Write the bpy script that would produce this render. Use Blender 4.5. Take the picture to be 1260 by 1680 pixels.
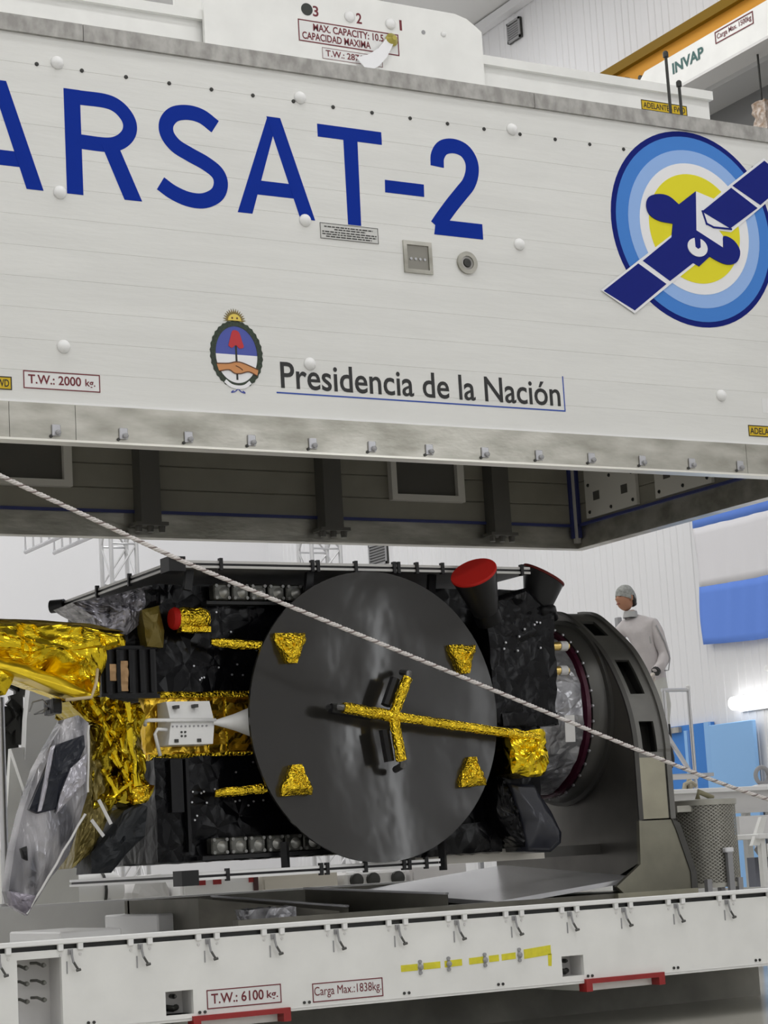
import bpy, bmesh, math, random
from math import sin, cos, pi, radians
from mathutils import Vector, Matrix, noise

for o in list(bpy.data.objects):
    bpy.data.objects.remove(o, do_unlink=True)
scene = bpy.context.scene
COL = scene.collection
random.seed(7)

# ------------------------------------------------------------------ camera
FPX, YAW, PITCH, ROLL, CAMZ = 3477.0, 0.51989, 0.16288, -0.05802, 1.10
_f = Vector((sin(YAW)*cos(PITCH), cos(YAW)*cos(PITCH), sin(PITCH)))
_a = Vector((cos(YAW), -sin(YAW), 0.0))
_u = _a.cross(_f)
CR = cos(ROLL)*_a + sin(ROLL)*_u
CU = -sin(ROLL)*_a + cos(ROLL)*_u
CF = _f
cam_data = bpy.data.cameras.new('camera')
cam = bpy.data.objects.new('camera', cam_data)
COL.objects.link(cam)
cam.matrix_world = Matrix(((CR.x, CU.x, -CF.x, 0), (CR.y, CU.y, -CF.y, 0), (CR.z, CU.z, -CF.z, CAMZ), (0, 0, 0, 1)))
cam_data.sensor_fit = 'HORIZONTAL'
cam_data.sensor_width = 36.0
cam_data.lens = 36.0*FPX/1260.0
cam_data.clip_end = 200
scene.camera = cam

# ------------------------------------------------------------------ world, lamps, exposure
world = bpy.data.worlds.new('world')
scene.world = world
world.use_nodes = True
world.node_tree.nodes['Background'].inputs[0].default_value = (0.8, 0.85, 0.9, 1)
world.node_tree.nodes['Background'].inputs[1].default_value = 0.3
scene.view_settings.view_transform = 'Standard'
scene.view_settings.look = 'None'
scene.view_settings.gamma = 1.0
scene.view_settings.use_curve_mapping = False
scene.view_settings.exposure = 0.0
LAMP_W = 77.0
for ly in (-6.5, -1.0, 4.5, 9.0, 15.5, 19.5, 24.5):
    for lx in (-5.5, 0.0, 5.5, 10.8):
        ld = bpy.data.lights.new('hall_lamp', 'AREA')
        ld.shape = 'RECTANGLE'
        ld.size, ld.size_y = 2.6, 0.9
        ld.energy = LAMP_W*(1.0 if ly < 12 else 0.98 if ly < 22 else 1.9)
        ld.color = (1.0, 0.995, 0.985)
        lo = bpy.data.objects.new('hall_lamp', ld)
        COL.objects.link(lo)
        lo.location = (lx, ly, 11.3)


# ------------------------------------------------------------------ measuring helper: pixel of the 1260x1680 frame to a point on a world plane
def _ray(x, y):
    return CR*((x-630)/FPX) - CU*((y-840)/FPX) + CF
def pY(x, y, Y):
    d = _ray(x, y); return Vector((0, 0, CAMZ)) + d*(Y/d.y)
def pX(x, y, X):
    d = _ray(x, y); return Vector((0, 0, CAMZ)) + d*(X/d.x)
def pZ(x, y, Z):
    d = _ray(x, y); return Vector((0, 0, CAMZ)) + d*((Z-CAMZ)/d.z)


# ------------------------------------------------------------------ materials
def lin(c):
    c = c/255.0
    return c/12.92 if c <= 0.04045 else ((c+0.055)/1.055)**2.4
def rgb(r, g, b):
    return (lin(r), lin(g), lin(b))
MATS = {}
def mat(name, color, rough=0.5, metal=0.0, var=0.0, vscale=3.0, bump=0.0, bscale=30.0, color2=None, bump2=0.0, b2scale=6.0,
        stretch=None, voronoi=False, coat=0.0, emit=None, alpha=None, spec=None, detail=4.0):
    if name in MATS:
        return MATS[name]
    m = bpy.data.materials.new(name)
    m.use_nodes = True
    nt = m.node_tree
    b = nt.nodes['Principled BSDF']
    b.inputs['Base Color'].default_value = (*color, 1)
    b.inputs['Roughness'].default_value = rough
    b.inputs['Metallic'].default_value = metal
    if spec is not None:
        b.inputs['Specular IOR Level'].default_value = spec
    if coat:
        b.inputs['Coat Weight'].default_value = coat
        b.inputs['Coat Roughness'].default_value = 0.08
    if emit:
        b.inputs['Emission Color'].default_value = (*emit[0], 1)
        b.inputs['Emission Strength'].default_value = emit[1]
    if alpha is not None:
        b.inputs['Alpha'].default_value = alpha
    tc = None
    def coords():
        nonlocal tc
        if tc is None:
            g = nt.nodes.new('ShaderNodeNewGeometry')
            mp = nt.nodes.new('ShaderNodeMapping')
            nt.links.new(g.outputs['Position'], mp.inputs['Vector'])
            if stretch:
                mp.inputs['Scale'].default_value = stretch
            tc = mp.outputs['Vector']
        return tc
    if var or color2:
        n = nt.nodes.new('ShaderNodeTexNoise')
        n.inputs['Scale'].default_value = vscale
        n.inputs['Detail'].default_value = detail
        nt.links.new(coords(), n.inputs['Vector'])
        r = nt.nodes.new('ShaderNodeValToRGB')
        c2 = color2 if color2 else tuple(min(1, c*(1-var)) for c in color)
        r.color_ramp.elements[0].position = 0.35
        r.color_ramp.elements[1].position = 0.65
        r.color_ramp.elements[0].color = (*c2, 1)
        r.color_ramp.elements[1].color = (*color, 1)
        nt.links.new(n.outputs['Fac'], r.inputs['Fac'])
        nt.links.new(r.outputs['Color'], b.inputs['Base Color'])
    last = None
    for st, sc, vo in ((bump, bscale, voronoi), (bump2, b2scale, False)):
        if not st:
            continue
        if vo:
            n = nt.nodes.new('ShaderNodeTexVoronoi')
            n.feature = 'DISTANCE_TO_EDGE'
            out = n.outputs['Distance']
        else:
            n = nt.nodes.new('ShaderNodeTexNoise')
            n.inputs['Detail'].default_value = 3.0
            out = n.outputs['Fac']
        n.inputs['Scale'].default_value = sc
        nt.links.new(coords(), n.inputs['Vector'])
        bp = nt.nodes.new('ShaderNodeBump')
        bp.inputs['Strength'].default_value = st
        bp.inputs['Distance'].default_value = 0.02
        nt.links.new(out, bp.inputs['Height'])
        if last:
            nt.links.new(last, bp.inputs['Normal'])
        last = bp.outputs['Normal']
    if last:
        nt.links.new(last, b.inputs['Normal'])
    MATS[name] = m
    return m

WHITE = mat('white_paint', (0.78, 0.78, 0.755), 0.38, var=0.05, vscale=2.5, bump=0.06, bscale=14, stretch=(0.5, 1, 3))
WHITE2 = mat('white_enamel', (0.89, 0.89, 0.865), 0.4, var=0.06, vscale=4)
WHITE_PLAIN = mat('clean_white', (0.88, 0.88, 0.875), 0.4)
TRIM = mat('galvanised_trim', (0.46, 0.45, 0.43), 0.5, 0.25, vscale=16, color2=(0.30, 0.29, 0.275), stretch=(1, 1, 0.6))
STEEL = mat('brushed_steel', (0.56, 0.545, 0.49), 0.32, 0.85, vscale=6, color2=(0.33, 0.32, 0.275), bump=0.08, bscale=30, stretch=(0.45, 1, 1.2))
STEEL_EDGE = mat('bright_steel_edge', (0.85, 0.83, 0.76), 0.3, 0.5)
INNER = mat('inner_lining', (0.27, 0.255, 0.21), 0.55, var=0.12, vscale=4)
INNER_POST = mat('inner_post', (0.10, 0.096, 0.085), 0.5, 0.2)
INNER_FRAME = mat('inner_frame', (0.62, 0.60, 0.55), 0.5)
BLUE_TAPE = mat('blue_sealing_tape', (0.03, 0.04, 0.16), 0.5)
LETTER = mat('letter_blue', rgb(0, 44, 150), 0.5, spec=0.12)
BLACK_INK = mat('black_ink', (0.012, 0.012, 0.012), 0.45)
BLUE_LINE = mat('blue_line', rgb(40, 75, 165), 0.45)
MAROON = mat('maroon_ink', rgb(110, 22, 36), 0.5)
SIGN_WHITE = mat('sign_white', (0.80, 0.80, 0.79), 0.4)
SIGN_GREY = mat('sign_grey', (0.62, 0.62, 0.6), 0.4)
YELLOW = mat('sticker_yellow', rgb(214, 180, 20), 0.5)
TAPE_YELLOW = mat('tape_yellow', rgb(232, 222, 50), 0.5, var=0.15, vscale=20)
LOGO_NAVY = mat('logo_navy', rgb(14, 30, 118), 0.5, spec=0.12)
LOGO_NAVY2 = mat('logo_navy_panel', rgb(24, 36, 124), 0.5, spec=0.12)
LOGO_BLUE = mat('logo_blue', rgb(72, 132, 212), 0.5, spec=0.15)
LOGO_LIGHT = mat('logo_light_blue', rgb(152, 186, 238), 0.5, spec=0.15)
LOGO_WHITE = mat('logo_white', (0.86, 0.86, 0.88), 0.35)
LOGO_YELLOW = mat('logo_yellow', rgb(232, 222, 50), 0.5, spec=0.15)
CREST_GREEN = mat('crest_green', rgb(48, 66, 44), 0.5, color2=rgb(26, 32, 26), vscale=90)
CREST_BLUE = mat('crest_blue', rgb(72, 84, 168), 0.5)
CREST_SUN = mat('crest_sun', rgb(232, 205, 92), 0.5)
CREST_GOLD = mat('crest_gold', rgb(128, 108, 44), 0.5)
CREST_RED = mat('crest_red', rgb(190, 44, 50), 0.5)
CREST_SKIN = mat('crest_skin', rgb(206, 142, 88), 0.5)
CREST_BROWN = mat('crest_brown', rgb(96, 54, 26), 0.5)
DARK_BOLT = mat('dark_bolt', (0.03, 0.03, 0.028), 0.4, 0.5)
DARK_METAL = mat('dark_metal', (0.05, 0.05, 0.047), 0.4, 0.6)
ZINC = mat('zinc', (0.50, 0.50, 0.52), 0.35, 0.8)
RED_PAINT = mat('red_paint', rgb(158, 36, 36), 0.45, var=0.2, vscale=8)
RED_CAP = mat('red_cover', rgb(176, 30, 24), 0.5, spec=0.2)
GOLD = mat('gold_foil', (0.78, 0.57, 0.025), 0.15, 1.0, bump=0.35, bscale=11, voronoi=True, bump2=0.3, b2scale=5)
GOLD_FINE = mat('gold_foil_fine', (0.86, 0.60, 0.035), 0.2, 1.0, bump=0.7, bscale=45, voronoi=True, bump2=0.4, b2scale=25)
GOLD_FLAT = mat('gold_film', (0.78, 0.50, 0.05), 0.25, 1.0, bump=0.25, bscale=18, voronoi=True)
BLACK_FOIL = mat('black_foil', (0.005, 0.005, 0.006), 0.2, 0.0, bump=0.5, bscale=9, voronoi=True, bump2=0.5, b2scale=5, spec=0.17)
BLACK_BODY = mat('black_body_foil', (0.003, 0.003, 0.004), 0.17, 0.0, bump=0.5, bscale=8, voronoi=True, bump2=0.6, b2scale=4, spec=0.12)
BLACK_SMOOTH = mat('black_blanket', (0.006, 0.006, 0.007), 0.3, bump=0.2, bscale=7, spec=.18)
CHARCOAL = mat('charcoal', (0.014, 0.014, 0.015), 0.35, spec=.25)
DISH = mat('carbon_dish', (0.022, 0.021, 0.019), 0.14, 0.0, bump=0.30, bscale=1.9, spec=0.5, stretch=(1.3, 1, 0.9))
PANEL_LIGHT = mat('solar_panel_edge', (0.55, 0.54, 0.52), 0.4, 0.3)
PANEL_UNDER = mat('solar_panel_face', (0.16, 0.155, 0.15), 0.4, 0.2, var=0.4, vscale=3)
SILVER_FILM = mat('silver_film', (0.42, 0.41, 0.45), 0.18, 0.7, bump=0.5, bscale=11, voronoi=True, bump2=0.4, b2scale=5)
CLEAR_FILM = mat('wrapping_film', (0.40, 0.40, 0.42), 0.16, 0.35, vscale=6, color2=(0.10, 0.10, 0.11), bump=0.5, bscale=14, voronoi=True, bump2=0.4, b2scale=6)
WINE = mat('wine_red_ring', (0.055, 0.008, 0.022), 0.25, 0.3, bump=0.2, bscale=12)
STAND_FRONT = mat('stand_face', (0.18, 0.172, 0.158), 0.34, 0.75, var=0.2, vscale=3)
STAND_SIDE = mat('stand_side', (0.20, 0.197, 0.185), 0.36, 0.75, var=0.15, vscale=4)
STAND_TAN = mat('stand_foot', (0.40, 0.38, 0.295), 0.34, 0.75, var=0.15, vscale=4)
STAND_DARK = mat('stand_dark_edge', (0.085, 0.083, 0.078), 0.4, 0.6)
FRAME_STEEL = mat('frame_steel', (0.18, 0.172, 0.145), 0.36, 0.6, var=0.3, vscale=4)
GREY_STEEL = mat('grey_steel', (0.62, 0.62, 0.64), 0.25, 0.6, var=0.15, vscale=3)
BEIGE_STEEL = mat('beige_steel', (0.72, 0.69, 0.62), 0.45, 0.1)
WHITE_ROPE = mat('rope_white', (0.72, 0.68, 0.66), 0.7)
DARK_ROPE = mat('rope_fleck', (0.22, 0.17, 0.16), 0.7)
WALL = mat('wall_panel_white', (0.82, 0.82, 0.84), 0.45, var=0.03, vscale=0.6)
CEIL = mat('ceiling_grey', (0.74, 0.74, 0.735), 0.6)
FLOOR = mat('floor_epoxy', (0.60, 0.585, 0.53), 0.16, var=0.06, vscale=1.5)
GLASS_DARK = mat('dark_opening', (0.17, 0.17, 0.17), 0.5)
GREY_SOFFIT = mat('soffit_grey', (0.5, 0.5, 0.5), 0.5)
CRANE_YELLOW = mat('crane_yellow', rgb(206, 146, 52), 0.6, spec=.15)
CRANE_EDGE = mat('crane_edge', rgb(126, 96, 12), 0.6, spec=.15)
TEAL_INK = mat('teal_ink', rgb(28, 88, 84), 0.5)
FLAG_BLUE = mat('flag_blue', rgb(112, 150, 236), 0.8, spec=.1)
FLAG_WHITE = mat('flag_white', (0.78, 0.77, 0.80), 0.75)
DOOR_BLUE = mat('door_blue', rgb(74, 136, 214), 0.5, spec=.2)
DOOR_LIGHT = mat('door_leaf_blue', rgb(150, 196, 246), 0.5, spec=.2)
LAMP_TUBE = mat('lamp_tube', (1, 1, 1), 0.4, emit=((1, 0.99, 0.96), 3.2))
ALU = mat('aluminium', (0.62, 0.62, 0.63), 0.32, 0.8)
SKIN = mat('skin', rgb(178, 128, 100), 0.55)
COAT = mat('cleanroom_coat', (0.60, 0.56, 0.56), 0.7, bump=0.5, bscale=9, var=0.08, vscale=9)
TROUSER = mat('cleanroom_trousers', (0.60, 0.60, 0.56), 0.7, bump=0.3, bscale=9)
GLOVE = mat('pale_glove', (0.62, 0.56, 0.50), 0.6)
CAPM = mat('hair_net', (0.38, 0.39, 0.37), 0.7, bump=0.5, bscale=40, var=0.3, vscale=40)
HAIR = mat('dark_hair', (0.02, 0.017, 0.015), 0.5)
BOOT = mat('black_boot', (0.012, 0.012, 0.013), 0.5)
MESHM = mat('expanded_mesh', (0.46, 0.45, 0.40), 0.4, 0.5)
GREY_PLASTIC = mat('grey_plastic', (0.33, 0.33, 0.34), 0.5)
GREY_LIGHT = mat('light_grey_plastic', (0.72, 0.71, 0.70), 0.5)
GREEN = mat('green_hose', (0.12, 0.24, 0.17), 0.5)
BAG_OLIVE = mat('amber_film', (0.16, 0.12, 0.02), 0.3, 0.3, bump=0.3, bscale=10)


# ------------------------------------------------------------------ mesh collecting
WLOC = {}
class MB:
    def __init__(s):
        s.v, s.f, s.mi = [], [], []
    def add(s, vs, fs, mi=0):
        k = len(s.v)
        s.v += [tuple(v) for v in vs]
        s.f += [tuple(i+k for i in f) for f in fs]
        s.mi += [mi]*len(fs)
        return s
    def box(s, x0, x1, y0, y1, z0, z1, mi=0):
        v = [(x, y, z) for x in (x0, x1) for y in (y0, y1) for z in (z0, z1)]
        return s.add(v, [(0, 1, 3, 2), (4, 6, 7, 5), (0, 4, 5, 1), (2, 3, 7, 6), (0, 2, 6, 4), (1, 5, 7, 3)], mi)
    def cbox(s, x0, x1, y0, y1, z0, z1, c=0.004, mi=0):
        """box whose edges are all chamfered by c"""
        vs, idx = [], {}
        X, Y, Z = (x0, x1), (y0, y1), (z0, z1)
        sg = (1, -1)
        for i in (0, 1):
            for j in (0, 1):
                for k in (0, 1):
                    for ax in range(3):
                        p = [X[i]+sg[i]*c, Y[j]+sg[j]*c, Z[k]+sg[k]*c]
                        p[ax] = (X[i], Y[j], Z[k])[ax]
                        idx[i, j, k, ax] = len(vs)
                        vs.append(p)
        fs = []
        for ax in range(3):
            b, d = [(1, 2), (0, 2), (0, 1)][ax]
            for e in (0, 1):
                q = []
                for (m, n) in ((0, 0), (1, 0), (1, 1), (0, 1)):
                    t = [0, 0, 0]; t[ax] = e; t[b] = m; t[d] = n
                    q.append(idx[t[0], t[1], t[2], ax])
                fs.append(q)
        for ax in range(3):
            b, d = [(1, 2), (0, 2), (0, 1)][ax]
            for m in (0, 1):
                for n in (0, 1):
                    t0 = [0, 0, 0]; t0[b] = m; t0[d] = n
                    t1 = list(t0); t1[ax] = 1
                    fs.append([idx[(*t0, b)], idx[(*t1, b)], idx[(*t1, d)], idx[(*t0, d)]])
        for i in (0, 1):
            for j in (0, 1):
                for k in (0, 1):
                    fs.append([idx[i, j, k, 0], idx[i, j, k, 1], idx[i, j, k, 2]])
        return s.add(vs, fs, mi)
    def prism(s, pts, a0, a1, plane='XZ', mi=0):
        def P(p, a):
            return {'XZ': (p[0], a, p[1]), 'YZ': (a, p[0], p[1]), 'XY': (p[0], p[1], a)}[plane]
        n = len(pts)
        vs = [P(p, a0) for p in pts] + [P(p, a1) for p in pts]
        fs = [tuple(range(n)), tuple(range(2*n-1, n-1, -1))]
        fs += [(i, (i+1) % n, n+(i+1) % n, n+i) for i in range(n)]
        return s.add(vs, fs, mi)
    def ring(s, outer, inner, a0, a1, plane='XZ', mi=0):
        def P(p, a):
            return {'XZ': (p[0], a, p[1]), 'YZ': (a, p[0], p[1]), 'XY': (p[0], p[1], a)}[plane]
        n = len(outer)
        vs = [P(p, a0) for p in outer]+[P(p, a0) for p in inner]+[P(p, a1) for p in outer]+[P(p, a1) for p in inner]
        fs = []
        for i in range(n):
            j = (i+1) % n
            fs += [(i, j, n+j, n+i), (2*n+i, 3*n+i, 3*n+j, 2*n+j), (i, 2*n+i, 2*n+j, j), (n+i, n+j, 3*n+j, 3*n+i)]
        return s.add(vs, fs, mi)
    def tube(s, pts, r, n=8, cap=True, mi=0, jitter=None):
        pts = [Vector(p) for p in pts]
        rs = r if isinstance(r, (list, tuple)) else [r]*len(pts)
        vs, fs = [], []
        up = None
        for i, p in enumerate(pts):
            a = pts[max(i-1, 0)]; b = pts[min(i+1, len(pts)-1)]
            t = (b-a).normalized()
            if up is None:
                up = t.orthogonal().normalized()
            up = (up - t*up.dot(t)).normalized()
            sd = t.cross(up)
            for k in range(n):
                an = 2*pi*k/n
                q = p + (up*cos(an)+sd*sin(an))*rs[i]
                if jitter:
                    q += Vector(noise.noise_vector(q*jitter[1]))*jitter[0]
                vs.append(q)
        m = len(pts)
        for i in range(m-1):
            for k in range(n):
                k2 = (k+1) % n
                fs.append((i*n+k, i*n+k2, (i+1)*n+k2, (i+1)*n+k))
        if cap:
            fs.append(tuple(range(n-1, -1, -1)))
            fs.append(tuple((m-1)*n+k for k in range(n)))
        return s.add(vs, fs, mi)
    def bar(s, p, q, w, h, up=(0, 0, 1), mi=0):
        p, q = Vector(p), Vector(q)
        t = (q-p).normalized()
        u = Vector(up); u = (u - t*u.dot(t))
        if u.length < 1e-4:
            u = t.orthogonal()
        u.normalize()
        sd = t.cross(u)
        vs = [a + sd*(i*w/2) + u*(j*h/2) for a in (p, q) for i, j in ((-1, -1), (1, -1), (1, 1), (-1, 1))]
        return s.add(vs, [(0, 3, 2, 1), (4, 5, 6, 7), (0, 1, 5, 4), (1, 2, 6, 5), (2, 3, 7, 6), (3, 0, 4, 7)], mi)
    def lathe(s, prof, center, axis='Y', n=24, mi=0, frame=None):
        """prof: list of (r, t) along the axis"""
        c = Vector(center)
        if frame:
            ax, e1, e2 = frame
        else:
            ax = {'X': Vector((1, 0, 0)), 'Y': Vector((0, 1, 0)), 'Z': Vector((0, 0, 1))}[axis]
            e1 = {'X': Vector((0, 1, 0)), 'Y': Vector((1, 0, 0)), 'Z': Vector((1, 0, 0))}[axis]
            e2 = ax.cross(e1)
        vs, fs = [], []
        for r, t in prof:
            for k in range(n):
                a = 2*pi*k/n
                vs.append(c + ax*t + (e1*cos(a)+e2*sin(a))*r)
        for i in range(len(prof)-1):
            for k in range(n):
                k2 = (k+1) % n
                fs.append((i*n+k, i*n+k2, (i+1)*n+k2, (i+1)*n+k))
        fs.append(tuple(range(n-1, -1, -1)))
        fs.append(tuple((len(prof)-1)*n+k for k in range(n)))
        return s.add(vs, fs, mi)
    def quad(s, a, b, c, d, mi=0):
        return s.add([a, b, c, d], [(0, 1, 2, 3)], mi)
    def build(s, name, m, parent=None, smooth=False, autosmooth=None):
        vs = s.v
        lo = [min(v[i] for v in vs) for i in range(3)]
        hi = [max(v[i] for v in vs) for i in range(3)]
        c = Vector([(lo[i]+hi[i])/2 for i in range(3)])
        me = bpy.data.meshes.new(name)
        me.from_pydata([tuple(Vector(v)-c) for v in vs], [], s.f)
        for mm in (m if isinstance(m, (list, tuple)) else [m]):
            me.materials.append(mm)
        if any(s.mi):
            me.polygons.foreach_set('material_index', s.mi)
        bm = bmesh.new(); bm.from_mesh(me)
        bmesh.ops.recalc_face_normals(bm, faces=bm.faces[:])
        bm.to_mesh(me); bm.free()
        if smooth:
            me.polygons.foreach_set('use_smooth', [True]*len(me.polygons))
            if autosmooth:
                me.set_sharp_from_angle(angle=radians(autosmooth))
        me.update()
        return link(name, me, c, parent)

def link(name, data, c, parent=None):
    o = bpy.data.objects.new(name, data)
    COL.objects.link(o)
    o.location = c
    WLOC[o.name] = Vector(c)
    if parent is not None:
        o.parent = parent
        o.matrix_parent_inverse = Matrix.Translation(-WLOC[parent.name])
    return o

def copy(o, d, parent=None, keep=True):
    """a copy of a part (shared mesh data) moved by d, with copies of its sub-parts"""
    c = o.copy()
    COL.objects.link(c)
    c.location = o.location + Vector(d)
    WLOC[c.name] = WLOC[o.name] + Vector(d)
    if parent is not None:
        c.parent = parent
        c.matrix_parent_inverse = Matrix.Translation(-WLOC[parent.name])
    for ch in [x for x in COL.objects if x.parent == o]:
        copy(ch, d, c)
    return c

def thing(name, loc, label, cat, group=None):
    o = link(name, None, Vector(loc))
    o['label'] = label
    o['category'] = cat
    o.empty_display_size = 0.1
    if group:
        o['group'] = group
    return o

def tag(o, label, cat, group=None):
    o['label'] = label
    o['category'] = cat
    if group:
        o['group'] = group
    return o

def struct(o, label=None):
    o['kind'] = 'structure'
    if label:
        o['label'] = label
    return o

def lab(o, label):
    o['label'] = label
    return o

def circ(cx, cy, r, n=48, ry=None, a0=0.0, a1=2*pi, closed=True):
    ry = r if ry is None else ry
    m = n if closed else n+1
    return [(cx+r*cos(a0+(a1-a0)*i/n), cy+ry*sin(a0+(a1-a0)*i/n)) for i in range(m)]

def catmull(pts, sub=10):
    out = []
    P = [Vector(p) for p in pts]
    P = [2*P[0]-P[1]] + P + [2*P[-1]-P[-2]]
    for i in range(1, len(P)-2):
        for k in range(sub):
            t = k/sub
            a, b, c, d = P[i-1], P[i], P[i+1], P[i+2]
            out.append(0.5*((2*b)+(c-a)*t+(2*a-5*b+4*c-d)*t*t+(3*b-a-3*c+d)*t**3))
    out.append(P[-2])
    return out

def stroke(pts, w, sub=10, smooth=True):
    c = catmull(pts, sub) if smooth else [Vector(p) for p in pts]
    L, R = [], []
    for i, p in enumerate(c):
        a = c[max(i-1, 0)]; b = c[min(i+1, len(c)-1)]
        t = (b-a).normalized()
        n = Vector((-t.y, t.x))
        L.append(tuple(p+n*w/2)); R.append(tuple(p-n*w/2))
    return L + R[::-1]

def stroke_mb(mb, pts, w, y0, y1, sub=10, smooth=True):
    s = stroke(pts, w, sub, smooth)
    h = len(s)//2
    for i in range(h-1):
        mb.prism([s[i], s[i+1], s[2*h-2-i], s[2*h-1-i]], y0, y1)

def text_part(name, body, x0, x1, z0, z1, at, m, parent, plane='XZ', bold=0.0, th=0.0015):
    cu = bpy.data.curves.new(name, 'FONT')
    cu.body = body
    cu.offset = bold
    cu.resolution_u = 4
    tmp = bpy.data.objects.new('tmp', cu)
    COL.objects.link(tmp)
    bpy.context.view_layer.update()
    me = bpy.data.meshes.new_from_object(tmp.evaluated_get(bpy.context.evaluated_depsgraph_get()))
    bpy.data.objects.remove(tmp, do_unlink=True)
    vs = [v.co.copy() for v in me.vertices]
    fs = [tuple(p.vertices) for p in me.polygons]
    bpy.data.meshes.remove(me)
    ax, bx = min(v.x for v in vs), max(v.x for v in vs)
    az, bz = min(v.y for v in vs), max(v.y for v in vs)
    mb = MB()
    out = []
    for v in vs:
        u = x0+(v.x-ax)/(bx-ax)*(x1-x0)
        w = z0+(v.y-az)/(bz-az)*(z1-z0)
        out.append((u, at, w) if plane == 'XZ' else (at, u, w))
    mb.add(out, fs)
    return mb.build(name, m, parent)

# crumple displacement, a function of position so that neighbouring faces stay joined
STRETCH = [Vector((1, 1, 1))]
def crumple(p, amp, fr):
    p = Vector(p)*STRETCH[0]
    a = 1-2.2*abs(noise.noise(p*fr))
    b = 1-2.2*abs(noise.noise(p*fr*2.3+Vector((7, 3, 1))))
    return amp*(0.65*a+0.35*b)

def foil_box(x0, x1, y0, y1, z0, z1, cell=0.05, amp=0.012, fr=5.0, mb=None, shear=None):
    mb = mb or MB()
    c = Vector(((x0+x1)/2, (y0+y1)/2, (z0+z1)/2))
    h = Vector(((x1-x0)/2, (y1-y0)/2, (z1-z0)/2))
    for ax in range(3):
        b, d = [(1, 2), (2, 0), (0, 1)][ax]
        nb = max(1, round(2*h[b]/cell)); nd = max(1, round(2*h[d]/cell))
        for e in (-1, 1):
            vs = []
            for i in range(nb+1):
                for j in range(nd+1):
                    p = Vector((0, 0, 0))
                    p[ax] = c[ax]+e*h[ax]; p[b] = c[b]+h[b]*(2*i/nb-1); p[d] = c[d]+h[d]*(2*j/nd-1)
                    r = Vector([(p[k]-c[k])/h[k] for k in range(3)])
                    nrm = Vector([math.copysign(abs(r[k])**4, r[k]) for k in range(3)]).normalized()
                    q = p + nrm*crumple(p, amp, fr) + Vector(noise.noise_vector(p*fr*1.7))*amp*0.5
                    if shear:
                        q = shear(q)
                    vs.append(q)
            fs = [(i*(nd+1)+j, (i+1)*(nd+1)+j, (i+1)*(nd+1)+j+1, i*(nd+1)+j+1) for i in range(nb) for j in range(nd)]
            mb.add(vs, fs)
    return mb

def pillow(outline, yf, depth, bulge=0.04, amp=0.012, fr=6.0, step=0.04, rings=None, power=2.0, mb=None, ysl=None, center=None):
    """a closed bulging shape over an outline in X, Z; front towards -Y"""
    mb = mb or MB()
    pts = []
    n = len(outline)
    for i in range(n):
        a, b = Vector(outline[i]), Vector(outline[(i+1) % n])
        m = max(1, round((b-a).length/step))
        pts += [a+(b-a)*(k/m) for k in range(m)]
    c = Vector(center) if center else sum(pts, Vector((0, 0)))/len(pts)
    R = rings or max(3, round(max((p-c).length for p in pts)/step))
    N = len(pts)
    vs, fs = [], []
    for side in (0, 1):
        base = len(vs)
        for k in range(1, R+1):
            r = k/R
            for p in pts:
                q = c+(p-c)*r
                yo = ysl(q) if ysl else 0
                y = (yf - bulge*(1-r**power)) if side == 0 else (yf+depth+0.5*bulge*(1-r**power))
                P = Vector((q.x, y+yo, q.y))
                P.y += (-1 if side == 0 else 1)*crumple(P, amp, fr)
                if side == 0 or k < R:
                    P += Vector(noise.noise_vector(P*fr))*amp*0.4
                vs.append(P)
        y = (yf-bulge) if side == 0 else yf+depth+0.5*bulge
        yo = ysl(c) if ysl else 0
        vs.append(Vector((c.x, y+yo, c.y)))
        for k in range(R-1):
            for i in range(N):
                j = (i+1) % N
                fs.append((base+k*N+i, base+k*N+j, base+(k+1)*N+j, base+(k+1)*N+i))
        for i in range(N):
            fs.append((base+R*N, base+i, base+(i+1) % N))
    L = R*N+1
    for i in range(N):
        j = (i+1) % N
        fs.append(((R-1)*N+i, (R-1)*N+j, L+(R-1)*N+j, L+(R-1)*N+i))
    mb.add(vs, fs)
    return mb

def gp(pts, Y):
    """outline measured in photo pixels on the plane Y"""
    return [(pY(x, y, Y).x, pY(x, y, Y).z) for x, y in pts]

# ================================================================== THE HALL
RX0, RX1, RY0, RY1, RH = -10.0, 14.0, -10.0, 28.0, 11.4
struct(MB().box(RX0-.2, RX1+.2, RY0-.2, RY1+.2, -0.1, 0).build('floor', FLOOR), 'glossy beige epoxy floor of the hall')
struct(MB().box(RX0-.2, RX1+.2, RY0-.2, RY1+.2, RH, RH+.1).build('ceiling', CEIL), 'grey hall ceiling')
struct(MB().box(RX0, RX1, RY1, RY1+.2, 0, RH).build('wall_back', WALL), 'white far wall of the hall')
struct(MB().box(RX0-.2, RX0, RY0, RY1, 0, RH).build('wall_left', WALL), 'white left wall of the hall')
struct(MB().box(RX0, RX1, RY0-.2, RY0, 0, RH).build('wall_front', WALL), 'white wall behind the viewer')
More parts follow.
